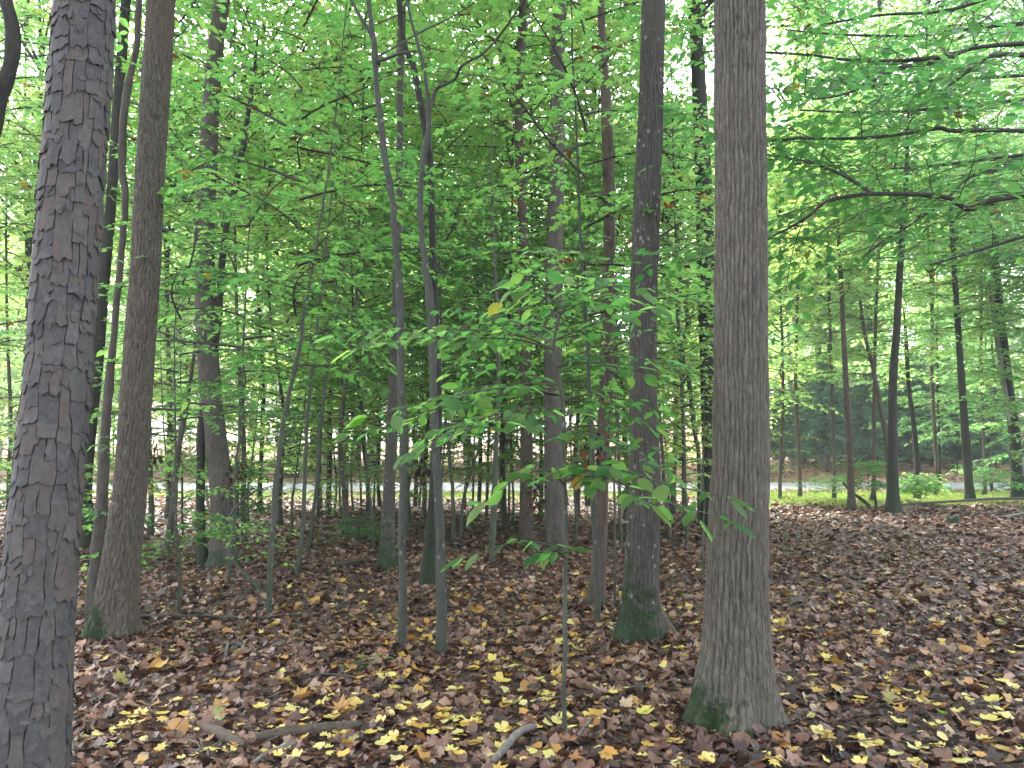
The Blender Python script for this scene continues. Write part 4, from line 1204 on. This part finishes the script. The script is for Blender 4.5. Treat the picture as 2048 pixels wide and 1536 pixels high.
low_plant('leafy clump hanging round the brown trunk above its foot', 470, 1120, 1.5, 14, .9, .07, 'leaf_shade', seed=5, name='shrub', cat='shrub')
low_plant('tiny green plant among fallen leaves below the left speckled beech', 735, 1338, .05, 4, .12, .05, seed=6)
low_plant('small leafy shoot beside the thin rods behind the image middle', 1085, 1060, .6, 7, .6, .07, seed=7)
low_plant('broad dark shrub at the foot of the dark rough trunk on the right', 1738, 1018, 1.25, 16, .9, .09, 'leaf_shade', seed=8, name='shrub', cat='shrub')
low_plant('rounded bright green shrub between the dark rough trunk and the fallen pole', 1842, 1008, .75, 18, .75, .11, 'leaf_mid', seed=9, name='shrub', cat='shrub', kind='maple')
low_plant('straggly shrub with dark leaves below the dark green trunk on the right', 1985, 1000, .95, 12, 1.0, .08, 'leaf_shade', seed=10, name='shrub', cat='shrub')
low_plant('loose green bush on the verge in front of the dark conifers', 1665, 1004, .7, 9, .7, .08, 'leaf_far', seed=15, name='shrub', cat='shrub')
low_plant('wispy weed on the verge right of the largest trunk', 1612, 1010, .7, 6, .5, .05, 'leaf_shade', seed=11)
low_plant('leafy young shrub beside the scaly pine at lane height', 200, 1110, 1.4, 10, .8, .08, 'leaf_mid', seed=12, name='shrub', cat='shrub')
low_plant('bright leafy shrub low at the left edge behind the pine', 8, 1075, 1.2, 12, 1.0, .09, 'leaf_mid', seed=13, name='shrub', cat='shrub')

def dead_cluster(label, px, py, Yd, r_, n, seed):
    p, _t = at(px, py, Yd)
    g = np.random.RandomState(seed)
    rt = thing('dead_leaf_cluster', label, 'dead leaves', p)
    P = g.normal(0, 1, (n, 3)) * np.array([r_ * .45, r_ * .4, r_])
    D = g.normal(0, .6, (n, 3)) + np.array([0, 0, -.9])
    me = leaves_mesh('dead_leaves', P, D, g.normal(0, 1, (n, 3)), g.uniform(.05, .10, n), np.full(n, 1.0) - (g.rand(n) > .85) * .022, 'ovate')
    o = link('dead_leaves', me, M['leaf_mid'], rt); o['kind'] = 'stuff'
    link('vine', tubes_mesh('vine', [(np.array([[0, 0, r_ * 2.4], [.02, 0, 0], [-.01, 0, -r_ * 1.6]]), np.array([.008, .007, .004]))], 5), M['twig'], rt)
dead_cluster('black clump of withered leaves on the reddish brown trunk at lane height', 1071, 985, 10.6, .16, 70, 1)
dead_cluster('dark withered leaves hanging on the slim brown trunk left of the black footed one', 1196, 912, 7.0, .13, 60, 2)
dead_cluster('dark clump of withered leaves on the ridge side of the brown trunk above its foot', 468, 950, 9.7, .14, 60, 3)
dead_cluster('small dark leaf clump left of the speckled beech with forked limbs', 842, 940, 8.2, .08, 30, 4)
dead_cluster('withered brown leaf bunch left of the brown trunk above lane height', 312, 912, 8.8, .06, 20, 5)

# ------------------------------------------------------------------ dead wood on the floor
def stick(label, pts, mat='deadgrey', name='fallen_stick', cat='stick', lift=.6, n=8, fork=None):
    """pts: (px, py, width px, height above floor m)"""
    P, rr = [], []
    for (x, y, w_, h) in pts:
        p = hit(x, y)
        if h > 0: p = at(x, y, p0Y)[0] if False else p
        t = p[1] / ray(x, y)[1]
        rad = w_ / 2 / FPX * t
        p = p.copy(); p[2] = float(ground_h(p[0], p[1])) + rad * lift + h + .015
        P.append(p); rr.append(rad)
    base = P[0].copy()
    rt = thing(name, label, cat, base)
    CR = catmull(np.hstack([np.array(P) - base, np.array(rr)[:, None]]), 6)
    V, Q = tube(CR[:, :3], CR[:, 3] * (1 + .12 * vn(np.arange(len(CR)) * .9, np.arange(len(CR)) * 0, 61)), n)
    k0 = len(V); m = len(CR)
    V = np.vstack([V, CR[0, :3], CR[-1, :3]])
    T_ = [(k0, (i + 1) % n, i) for i in range(n)] + [(k0 + 1, (m - 1) * n + i, (m - 1) * n + (i + 1) % n) for i in range(n)]
    link('wood', mesh_np('wood', V, quads=Q, tris=T_, smooth_=True), M[mat], rt)
    if fork:
        for f in fork:
            FP = []; fr = []
            for (x, y, w_, h) in f:
                p = hit(x, y); t = p[1] / ray(x, y)[1]; rad = w_ / 2 / FPX * t
                FP.append(np.array([p[0], p[1], float(ground_h(p[0], p[1])) + rad + h + .01]) - base); fr.append(rad)
            CR = catmull(np.hstack([np.array(FP), np.array(fr)[:, None]]), 5)
            link('side_twig', tubes_mesh('side_twig', [(CR[:, :3], CR[:, 3])], 5), M[mat], rt)
    return rt
stick('rotten brown log lying level among leaves at the bottom left of centre', [(512, 1488, 20, .0), (570, 1482, 22, .01), (640, 1478, 23, .01), (700, 1468, 20, .01), (722, 1462, 15, .01)], 'deadwood', 'fallen_log', 'log', n=12,
      fork=[[(560, 1485, 6, .01), (540, 1500, 5, .03), (520, 1512, 3, .03)]])
stick('short broken grey brown log lying aslant left of the rotten log', [(408, 1468, 20, 0), (440, 1488, 24, .01), (486, 1506, 20, 0)], 'deadwood', 'fallen_log', 'log', n=12)
stick('thick curved grey branch at the bottom edge below the image middle', [(985, 1540, 15, 0), (1010, 1518, 15, .02), (1035, 1496, 14, .04), (1060, 1486, 13, .05), (1072, 1484, 9, .05)], 'deadgrey', 'fallen_branch', 'branch', n=10)
stick('curved lichen grey stick at the bottom edge under the rotten log', [(505, 1538, 11, 0), (535, 1522, 12, .01), (565, 1515, 12, .02), (590, 1505, 9, .02)], 'deadgrey', n=8)
stick('white forked twig beside two yellow leaves in the left floor', [(447, 1332, 5, 0), (452, 1312, 6, .01), (456, 1298, 6, .02)], 'deadgrey', fork=[[(450, 1318, 4, .01), (442, 1322, 3, .01)]])
stick('short dark mossy stick lying right of the white forked twig', [(458, 1298, 11, 0), (475, 1296, 12, 0), (492, 1302, 9, 0)], 'limb')
stick('bent white twig beside the pine foot', [(133, 1490, 5, .02), (142, 1502, 5, .02), (148, 1522, 4, .0)], 'deadgrey')
stick('thin pale twig near the short broken log', [(360, 1496, 3.5, .02), (385, 1500, 3.5, .02), (402, 1508, 3, .01)], 'deadgrey', fork=[[(400, 1508, 3, .01), (425, 1506, 3, .02), (450, 1492, 3, .02), (478, 1490, 3, .02)]])
stick('pale stick right of the foreground sapling foot', [(1150, 1492, 5, .01), (1168, 1474, 6, .02), (1186, 1452, 4, .03)], 'deadgrey')
stick('long thin fallen branch across the floor below the ridged trunk', [(272, 1238, 8, 0), (330, 1240, 9, 0), (420, 1238, 7, 0), (500, 1242, 7, 0), (590, 1236, 5, 0)], 'limb')
stick('dark thin stick lying in the middle left floor', [(660, 1138, 7, .02), (700, 1132, 8, .02), (730, 1126, 5, .02)], 'limb')
stick('grey root like stick at the foot of the black footed trunk', [(1318, 1232, 12, .08), (1330, 1256, 14, .03), (1352, 1276, 12, 0), (1370, 1290, 8, 0)], 'deadwood')
stick('pale fallen branch lying at the right edge of the floor', [(2065, 1030, 5, .05), (2030, 1036, 5, .04), (2005, 1038, 4, .02), (1985, 1034, 3, 0)], 'deadgrey')
stick('thin dead twig on the leaves right of the largest trunk', [(1545, 1258, 3, 0), (1600, 1262, 3, .01), (1660, 1270, 2.5, 0)], 'deadgrey')
stick('pale twigs lying against the largest trunk foot', [(1508, 1465, 4, .01), (1545, 1462, 6, .02), (1590, 1440, 5, .02), (1618, 1434, 3, .02)], 'deadgrey')
stick('long thin twig curving over leaves left of the foreground sapling', [(596, 1368, 4, .01), (640, 1362, 4, .02), (700, 1366, 4, .02), (750, 1380, 3, .01)], 'limb')

def leaner(label, pts, Y0, Y1, mat, name='leaning_stick'):
    P, rr = [], []
    for i, (x, y, w_) in enumerate(pts):
        Yq = Y0 + (Y1 - Y0) * i / (len(pts) - 1)
        p, t = at(x, y, Yq); P.append(p); rr.append(w_ / 2 / FPX * t)
    base = P[0].copy()
    rt = thing(name, label, 'stick', base)
    CR = catmull(np.hstack([np.array(P) - base, np.array(rr)[:, None]]), 6)
    link('wood', tubes_mesh('wood', [(CR[:, :3], CR[:, 3])], 7), M[mat], rt)
y0 = hit(533, 1196)[1]
leaner('pale dead stick leaning from the thin forked stem up to the brown trunk', [(533, 1198, 7), (505, 1162, 7), (478, 1135, 6), (452, 1090, 6), (430, 1050, 5), (416, 1010, 5), (413, 975, 4)], y0, 9.6, 'bark_grey')
leaner('thin dark dead stick crossing in front of the brown trunk foot', [(433, 1080, 4), (455, 1040, 5), (482, 1004, 5), (516, 978, 4)], 8.5, 8.7, 'limb')
y0 = hit(1742, 1012)[1]
leaner('grey stick propped on the first trunk right of the largest one', [(1742, 1014, 7), (1720, 996, 7), (1702, 984, 5), (1686, 966, 4)], y0, y0 - .5, 'bark_grey')
# long fallen pole at the wood edge on the right
yp = hit(1760, 1016)[1]
leaner('long thin dark pole lying level behind the dark rough trunk on the right', [(1750, 1014, 4), (1820, 1008, 5), (1900, 1003, 5), (1980, 998, 5), (2060, 996, 5), (2160, 992, 5)], yp, yp + 1.2, 'limb', name='fallen_pole')
leaner('short dark stake standing at the left end of the long fallen pole', [(1752, 1026, 6), (1752, 1010, 6), (1750, 990, 4)], yp - .2, yp - .2, 'bark_dark', name='wooden_stake')

# stump
p = hit(1908, 1050)
st = thing('tree_stump', 'small dark green stump on the leafy slope at the right', 'stump', p)
th = np.arange(14) * 2 * PI / 14
V = []
for (z, rd) in ((-.05, .20), (0.02, .17), (.07, .13), (.14, .115), (.16, .10)):
    V += [((rd + .025 * math.cos(4 * a + z * 9)) * math.cos(a), (rd + .025 * math.cos(4 * a)) * math.sin(a), z + (.03 * math.sin(a * 3) if z > .1 else 0)) for a in th]
Q = [(r_ * 14 + i, r_ * 14 + (i + 1) % 14, (r_ + 1) * 14 + (i + 1) % 14, (r_ + 1) * 14 + i) for r_ in range(4) for i in range(14)]
V.append((0, 0, .12)); T_ = [(56 + i, 56 + (i + 1) % 14, 70) for i in range(14)]
link('stump_wood', mesh_np('stump', V, quads=Q, tris=T_, smooth_=True), M['bark_dark'], st)

# ------------------------------------------------------------------ leaf litter
def outline(kind, g):
    if kind == 'tulip':
        ang = [-90, -62, -40, -18, 8, 30, 52, 78, 90, 102, 128, 150, 172, 198, 220, 242]
        rad = [.30, .44, .40, .50, .36, .44, .56, .50, .36, .50, .56, .44, .36, .50, .40, .44]
    elif kind == 'maple':
        ang = [-90, -60, -35, -12, 8, 30, 45, 62, 90, 118, 135, 150, 172, 192, 215, 240]
        rad = [.20, .40, .26, .52, .30, .56, .30, .34, .60, .34, .30, .56, .30, .52, .26, .40]
    elif kind == 'oval':
        ang = np.arange(10) * 36 - 90
        rad = [.5 * (1 / math.sqrt((math.cos(R(a)) / .55) ** 2 + (math.sin(R(a))) ** 2)) for a in ang]
    else:
        ang = np.arange(6) * 60 - 90
        rad = [.45, .38, .42, .52, .42, .38]
    rad = np.array(rad) * (1 + g.normal(0, .06, len(rad)))
    a = np.radians(np.array(ang, float))
    return np.stack([rad * np.cos(a), rad * np.sin(a)], -1)

def litter_variant(kind, seed, curl=1.0):
    g = np.random.RandomState(seed)
    O = outline(kind, g)
    V = np.vstack([[0, 0], O])
    x, y = V[:, 0], V[:, 1]
    ph = g.uniform(0, PI); u = x * math.cos(ph) + y * math.sin(ph); v = -x * math.sin(ph) + y * math.cos(ph)
    z = curl * (g.uniform(-.3, 1.0) * u * u + g.uniform(-.3, .6) * v * v + g.uniform(-.25, .25) * u * v + g.normal(0, .025, len(V)))
    k = len(O)
    F = np.array([(0, 1 + i, 1 + (i + 1) % k) for i in range(k)])
    return np.stack([x, y, z], -1), F

def scatter(name, XY, kinds, size, tint_fn, mat, lift, tilt, seed, curl=1.0, parent=ground):
    g = np.random.RandomState(seed)
    n = len(XY)
    var = [litter_variant(kinds[i % len(kinds)], seed * 7 + i, curl) for i in range(18)]
    which = g.randint(0, len(var), n)
    Vs, Fs, Ts, off = [], [], [], 0
    z = ground_h(XY[:, 0], XY[:, 1])
    eps = .05
    gx = (ground_h(XY[:, 0] + eps, XY[:, 1]) - z) / eps; gy = (ground_h(XY[:, 0], XY[:, 1] + eps) - z) / eps
    Nn = np.stack([-gx, -gy, np.ones(n)], -1) + np.stack([g.normal(0, tilt, n), g.normal(0, tilt, n), np.zeros(n)], -1)
    Nn = norm(Nn)
    az = g.uniform(0, 2 * PI, n)
    D = np.stack([np.cos(az), np.sin(az), np.zeros(n)], -1)
    D = norm(D - Nn * (D * Nn).sum(-1, keepdims=True)); B = np.cross(Nn, D)
    sz = size * np.exp(np.clip(g.normal(0, .36, n), -.9, .62))
    P = np.stack([XY[:, 0], XY[:, 1], z + g.uniform(lift[0], lift[1], n)], -1)
    tint = tint_fn(g, XY)
    for w_ in range(len(var)):
        m = np.where(which == w_)[0]
        if not len(m): continue
        v, f = var[w_]
        VV = P[m][:, None, :] + sz[m][:, None, None] * (v[None, :, 0, None] * D[m][:, None, :] + v[None, :, 1, None] * B[m][:, None, :] + v[None, :, 2, None] * Nn[m][:, None, :])
        Vs.append(VV.reshape(-1, 3)); Fs.append((f[None] + (np.arange(len(m)) * len(v))[:, None, None]).reshape(-1, 3) + off)
        Ts.append(np.repeat(tint[m], len(f))); off += len(m) * len(v)
    me = mesh_np(name, np.concatenate(Vs), tris=np.concatenate(Fs), attr={'tint': np.concatenate(Ts)})
    o = link(name, me, M[mat], parent); o['kind'] = 'stuff'
    return o

def field(y0, y1, dens, g, half=0.76, pad=.8):
    """random floor points in the wedge the camera looks over"""
    A = (y1 - y0) * 2 * (half * y1 + pad)
    n = int(A * dens)
    y = g.uniform(y0, y1, n); x = g.uniform(-1, 1, n) * (half * y1 + pad)
    m = np.abs(x) < half * y + pad
    return np.stack([x[m], y[m]], -1)

g0 = np.random.RandomState(50)
brown = lambda g, XY: np.clip(np.where(g.rand(len(XY)) < .08, g.uniform(.86, 1, len(XY)), g.beta(1.6, 1.9, len(XY)) * .86 + .12 * vn(XY[:, 0] * .5, XY[:, 1] * .5, 71)), 0, 1)
scatter('leaf_litter', field(2.4, 7.0, 640, g0), ['maple', 'tulip', 'oval', 'plain', 'tulip', 'plain'], .058, brown, 'litter', (.002, .035), .42, 1, curl=1.0)
scatter('leaf_litter', field(7.0, 13.0, 330, g0), ['plain', 'plain', 'oval'], .066, brown, 'litter', (.002, .035), .42, 2)
f13 = field(13.0, 24.0, 120, g0, .74)
f13 = f13[~((f13[:, 0] > 6) & (f13[:, 1] + 1.2 * vn(f13[:, 0] * .5, f13[:, 1] * .5, 78) > 20.8) & (g0.rand(len(f13)) < .8))]
scatter('leaf_litter', f13, ['plain'], .095, brown, 'litter', (.0, .04), .40, 3)
vf = field(23.5, 28.5, 34, g0, .74)
vf = vf[(vf[:, 0] < 6) | (g0.rand(len(vf)) < .35)]
scatter('leaf_litter', vf[(vn(vf[:, 0] * .4, vf[:, 1] * .7, 72) + g0.uniform(-.5, .5, len(vf))) < .25], ['plain'], .11, lambda g, XY: g.uniform(.4, 1, len(XY)), 'litter', (.0, .04), .4, 4)
scatter('leaf_litter', field(35.5, 48, 14, g0, .74), ['plain'], .16, lambda g, XY: g.uniform(.35, 1, len(XY)), 'litter', (.0, .05), .4, 5)
rd = field(27.1, 35.6, 60, g0, .74)
ne, fe = road_edges(rd[:, 0])
ed = np.minimum(rd[:, 1] - ne, fe - rd[:, 1])
rd = rd[g0.rand(len(rd)) < np.exp(-np.maximum(ed, 0) / .28) * .9 + .006]
scatter('road_leaves', rd, ['plain'], .12, lambda g, XY: g.uniform(.6, 1, len(XY)), 'litter', (.035, .06), .3, 6)

# yellow and orange tulip leaves: the largest ones singly
def yellow_points(n, seed):
    g = np.random.RandomState(seed)
    out = []
    while len(out) < n:
        px = g.uniform(-60, 2110); py = 1000 + 560 * g.rand() ** .75
        w_ = .35
        if 1240 < py: w_ = .9 if px > 560 else .3
        if 1240 < py and 1540 < px: w_ = .5
        if px > 1540 and py < 1240: w_ = .12
        if px < 700 and 1060 < py < 1170: w_ = .9
        if 1150 < px < 1400 and 1060 < py < 1300: w_ = 1.0
        if 170 < px < 700 and 1180 < py < 1300: w_ = .12
        if g.rand() > w_: continue
        d = ray(px, py); t = -CAMH / d[2]
        x, y = d[0] * t, d[1] * t
        if y > 17 or y < 2.5: continue
        # gather in loose drifts
        if vn(x * 1.6, y * 1.6, 81) * .6 + g.uniform(-.5, .6) < -.15: continue
        out.append((x, y, py))
    return out
yp_ = yellow_points(900, 5)
yp_.sort(key=lambda e: e[1])
YM = []
for i in range(10):
    v, f = litter_variant(['tulip', 'tulip', 'maple', 'tulip', 'oval'][i % 5], 900 + i, .9)
    me = mesh_np('leaf', v, tris=f, attr={'tint': np.full(len(f), [.05, .2, .35, .55, .1, .3, .72, .88, .15, 1.0][i])})
    me.materials.append(M['yellow']); YM.append(me)
gy_ = np.random.RandomState(17)
wts = np.array([.17, .17, .15, .12, .10, .10, .07, .07, .04, .01]); wts /= wts.sum()
for i, (x, y, py) in enumerate(yp_[:300]):
    o = bpy.data.objects.new('leaf', YM[gy_.choice(10, p=wts)]); COL.objects.link(o); o.parent = ground
    s = .070 * math.exp(float(np.clip(gy_.normal(0, .26), -.5, .42)))
    az = gy_.uniform(0, 6.28)
    nn = norm(np.array([gy_.normal(0, .28), gy_.normal(-.08, .28), 1.0]))
    o.matrix_local = frame(np.array([x, y, float(ground_h(x, y)) + gy_.uniform(.030, .045)]), np.array([math.cos(az), math.sin(az), 0]), nn, s)
rest = np.array([(e[0], e[1]) for e in yp_[300:]])
scatter('yellow_leaves', rest, ['tulip', 'maple', 'oval'], .066, lambda g, XY: g.choice([.05, .2, .35, .5, .7, .85, .9], len(XY)), 'yellow', (.025, .045), .3, 9)
tn = field(2.6, 8.5, 16, g0)
scatter('tan_leaves', tn, ['tulip', 'maple', 'oval'], .08, lambda g, XY: g.uniform(.72, .97, len(XY)), 'yellow', (.02, .04), .35, 11)
def banked(px, py, r0, n, seed):
    g = np.random.RandomState(seed)
    p = hit(px, py)
    a = g.uniform(0, 2 * PI, n); rr_ = r0 * (1 + np.abs(g.normal(0, .30, n)))
    return np.stack([p[0] + rr_ * np.cos(a), p[1] + rr_ * np.sin(a)], -1)
bk = np.concatenate([banked(1458, 1452, .27, 330, 1), banked(1277, 1288, .22, 200, 2), banked(216, 1282, .23, 200, 3), banked(882, 1318, .06, 60, 4), banked(805, 1306, .05, 60, 5), banked(1189, 1218, .12, 80, 6), banked(1130, 1490, .03, 40, 7)])
scatter('leaf_litter', bk, ['maple', 'tulip', 'oval', 'plain'], .062, brown, 'litter', (.01, .06), .75, 21)
# fine twigs in the litter
def fine_twigs():
    g = np.random.RandomState(60)
    lst = []
    pts = field(2.5, 9, 6, g)
    for (x, y) in pts:
        L = g.uniform(.06, .35); a = g.uniform(0, 6.28)
        q = np.linspace(-.5, .5, 4)
        P = np.stack([x + np.cos(a) * L * q + g.normal(0, .02 * L, 4), y + np.sin(a) * L * q + g.normal(0, .02 * L, 4), np.zeros(4)], -1)
        P[:, 2] = ground_h(P[:, 0], P[:, 1]) + .035 + g.uniform(0, .03) + q * g.normal(0, .12) * L
        r0 = g.uniform(.0012, .004)
        lst.append((P, np.array([r0, r0, r0 * .8, r0 * .5])))
    o = link('twig_litter', tubes_mesh('twig_litter', lst, 4), M['deadwood'], ground); o['kind'] = 'stuff'
fine_twigs()

# verge grass
def grass():
    g = np.random.RandomState(70)
    n = 150000
    x = g.uniform(-24, 26, n); y = g.uniform(20.4, 28.9, n)
    ye = y + 3.2 * smooth(5, 8, x)
    dens = vn(x * .35, y * .8, 75) + smooth(23.6, 26.5, ye) * 1.4 - .45 - 3 * (ye < 23.6) + .5 * smooth(5, 8, x)
    m = dens + g.uniform(-.5, .5, n) > .35
    ne, fe = road_edges(x)
    m &= y < ne - .05
    x, y = x[m], y[m]; n = len(x)
    x2 = g.uniform(-24, 26, 9000); y2 = g.uniform(34.9, 37.2, 9000)
    m2 = y2 > road_edges(x2)[1] + .05
    x = np.concatenate([x, x2[m2]]); y = np.concatenate([y, y2[m2]]); n = len(x)
    z = ground_h(x, y)
    h = g.uniform(.04, .12, n); a = g.uniform(0, 6.28, n); wd = g.uniform(.006, .014, n)
    lx, ly = g.normal(0, .04, n), g.normal(0, .04, n)
    V = np.stack([np.stack([x - np.cos(a) * wd, y - np.sin(a) * wd, z], -1), np.stack([x + np.cos(a) * wd, y + np.sin(a) * wd, z], -1), np.stack([x + lx, y + ly, z + h], -1)], 1).reshape(-1, 3)
    F = np.arange(3 * n).reshape(-1, 3)
    o = link('verge_grass', mesh_np('verge_grass', V, tris=F, attr={'tint': g.rand(n)}), M['grass'])
    tag(o, 'thin pale green grass on the verge along the lane', 'grass', kind='stuff')
grass()

# ------------------------------------------------------------------ woods beyond the lane
def far_tree(name, label, x, y, w_m, top, crowns, mat='bark_grey', group=None, seed=0, lean=.03, cat='tree'):
    g = random.Random(seed)
    z = float(ground_h(x, y))
    rt = thing(name, label, cat, (x, y, z), group)
    lx = g.uniform(-lean, lean)
    P = np.array([[0, 0, -.3], [lx * 1, 0, 1], [lx * top * .5 + g.uniform(-.2, .2), 0, top * .5], [lx * top, 0, top]])
    rr = np.array([w_m * .62, w_m * .5, w_m * .4, w_m * .2])
    CR = catmull(np.hstack([P, rr[:, None]]), 5)
    link('trunk', tubes_mesh('trunk', [(CR[:, :3], CR[:, 3])], 9), M[mat], rt)
    for (kind, vi, zb, sc, fm) in crowns:
        pair = {'C': CV, 'U': UV, 'K': KV}[kind][vi]
        put_crown(rt, pair, (lx * zb, 0, zb), g.uniform(0, 6), sc, fm, wood='limb')
    return rt
def fx(px, Yd): return (px - 1024) / FPX * Yd / cp
hand = [
 (588, 39.5, .75, 'broad mossy trunk past the lane, leftmost of the row behind it', 'bark_dark'),
 (634, 41, .62, 'brown trunk past the lane second in the row behind it', 'bark_brown'),
 (657, 44, .50, 'pale slim trunk past the lane third in the row behind it', 'bark_pale'),
 (690, 40, .62, 'grey green trunk past the lane nearest the pale thin stem', 'bark_grey'),
 (716, 42, .40, 'reddish trunk past the lane right behind the pale thin stem', 'bark_brown'),
 (745, 43, .55, 'dark trunk past the lane left of the smooth dark green trunk', 'bark_dark'),
 (848, 42, .45, 'dark trunk past the lane between the two speckled beeches', 'bark_dark'),
 (935, 44, .45, 'brown trunk past the lane right of the speckled beeches', 'bark_brown'),
 (1010, 41, .40, 'grey trunk past the lane left of the close trunk pair', 'bark_grey'),
 (1175, 45, .45, 'brown trunk past the lane right of the close trunk pair', 'bark_brown'),
 (1360, 43, .40, 'grey trunk past the lane in the gap left of the largest trunk', 'bark_grey'),
 (1580, 42, .22, 'thin straight stem past the lane, first one right of the largest trunk', 'bark_pale'),
 (1637, 43, .42, 'pale grey trunk past the lane under the dark conifers', 'bark_pale'),
 (1662, 42, .14, 'very thin stem past the lane beside the pale grey trunk', 'bark_grey'),
 (1729, 46, .52, 'pale trunk past the lane right of the narrow brown trunk', 'bark_pale'),
 (1708, 45, .26, 'thin pale stem past the lane hidden by the narrow brown trunk', 'bark_pale'),
 (1748, 42, .16, 'thin grey stem past the lane left of the dark rough trunk', 'bark_grey'),
 (1870, 44, .30, 'grey trunk past the lane between the thin dark pair and the dark green trunk', 'bark_grey'),
 (265, 43, .55, 'grey trunk past the lane behind the ridged trunk', 'bark_grey'),
 (345, 45, .50, 'brown trunk past the lane right of the ridged trunk', 'bark_brown'),
 (505, 43, .48, 'dark trunk past the lane right of the ivy footed brown trunk', 'bark_dark'),
]
for i, (px, Yd, wm, lb, mt) in enumerate(hand):
    g = random.Random(i + 30)
    tp = g.uniform(14, 20)
    x = fx(px, Yd)
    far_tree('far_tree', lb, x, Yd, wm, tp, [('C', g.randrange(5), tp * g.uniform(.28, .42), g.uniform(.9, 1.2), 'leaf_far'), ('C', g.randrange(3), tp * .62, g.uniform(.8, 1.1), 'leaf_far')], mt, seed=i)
# conifers on the bank at the right
for i, (px, Yd, zb, sc, vi, lb) in enumerate([
        (1560, 40.5, .8, .75, 1, 'pale blue green conifer on the bank just right of the largest trunk'),
        (1650, 41, .8, .95, 0, 'dark conifer on the bank around the pale grey trunk'),
        (1735, 42, .6, .95, 1, 'dark conifer on the bank behind the narrow brown trunk'),
        (1830, 41.5, .5, 1.0, 0, 'dense dark conifer on the bank behind the leafy green shrub'),
        (1905, 42.5, .4, 1.0, 1, 'wide dark conifer on the bank left of the dark green trunk'),
        (1985, 41, .4, .95, 0, 'dark conifer on the bank near the right edge'),
        (2090, 42, .7, 1.0, 1, 'dark conifer on the bank cut by the right edge'),
        (1605, 45, .1, 1.05, 0, 'dark conifer up the bank between the two palest pines'), (1690, 46, .1, 1.1, 1, 'dark conifer up the bank behind the pale trunks'),
        (1785, 46, .05, 1.1, 0, 'dark conifer up the bank hidden by the dark rough trunk'), (1950, 46, .05, 1.15, 1, 'dark conifer up the bank between dark green and black trunks'),
        (1868, 47, .05, 1.1, 0, 'dark conifer up the bank behind the dense one')]):
    far_tree('conifer', lb, fx(px, Yd), Yd, .16, 5.2 * sc, [('K', vi, zb, sc, 'needle')], 'bark_brown', seed=80 + i, lean=0, cat='conifer')
# broadleaf understory past the lane
for i in range(28):
    g = random.Random(700 + i)
    Yd = g.uniform(38, 50); px = -80 + i * 80 + g.uniform(-25, 25)
    if 1540 < px: Yd += 5
    tp = g.uniform(5, 9)
    sc = g.uniform(.9, 1.3)
    far_tree('roadside_tree', 'low leafy tree in the belt along the far side of the lane', fx(px, Yd), Yd, .12, tp, [('C', 3 + g.randrange(2), tp * .25, sc, 'leaf_far')], 'bark_grey', 'low leafy trees past the lane', seed=i)
for i in range(36):
    g = random.Random(2700 + i)
    Yd = g.uniform(38, 46); px = -60 + i * 46 + g.uniform(-20, 20)
    far_tree('roadside_shrub', 'low leafy bush growing under the trees past the lane', fx(px, Yd), Yd, .06, 2.6, [('U', [4, 3][i % 2], .1, g.uniform(.8, 1.2), 'leaf_far')], 'bark_grey', 'low bushes past the lane', seed=i, cat='shrub')
# the deep wood
for i in range(62):
    g = random.Random(1400 + i)
    Yd = 50 + 85 * (i / 62) + g.uniform(-3, 3)
    px = g.uniform(-250, 2300)
    tp = g.uniform(15, 24)
    cr = [('C', g.randrange(3), tp * .5, g.uniform(1.0, 1.35), 'leaf_far')]
    if g.random() < .5: cr.append(('C', g.randrange(5), tp * .22, g.uniform(.9, 1.3), 'leaf_far'))
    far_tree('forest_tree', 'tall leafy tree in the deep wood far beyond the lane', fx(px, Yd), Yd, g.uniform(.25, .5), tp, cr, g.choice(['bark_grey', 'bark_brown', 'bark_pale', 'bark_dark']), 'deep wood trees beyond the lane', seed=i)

# ------------------------------------------------------------------ damp air
def haze():
    m, t, out = new_mat('haze')
    v = N(t, 'ShaderNodeVolumePrincipled')
    v.inputs['Color'].default_value = (.93, .97, 1.0, 1)
    v.inputs['Density'].default_value = HAZE
    v.inputs['Anisotropy'].default_value = 0.3
    t.links.new(v.outputs[0], out.inputs['Volume'])
    x0, x1, y0_, y1_, z0_, z1_ = -505, 505, -35, 905, -3, 42
    V = [(x, y, z) for x in (x0, x1) for y in (y0_, y1_) for z in (z0_, z1_)]
    F = [(0, 1, 3, 2), (4, 6, 7, 5), (0, 4, 5, 1), (2, 3, 7, 6), (0, 2, 6, 4), (1, 5, 7, 3)]
    o = link('haze', mesh_np('haze', V, quads=F), m)
    tag(o, 'pale damp air between the trees', 'haze', kind='stuff')
HAZE = 0.0013
haze()

# clean-up: nothing but meshes, lights, camera
print('objects', len(bpy.data.objects), 'tris', sum(len(m.loops) - 2 * len(m.polygons) for m in bpy.data.meshes))
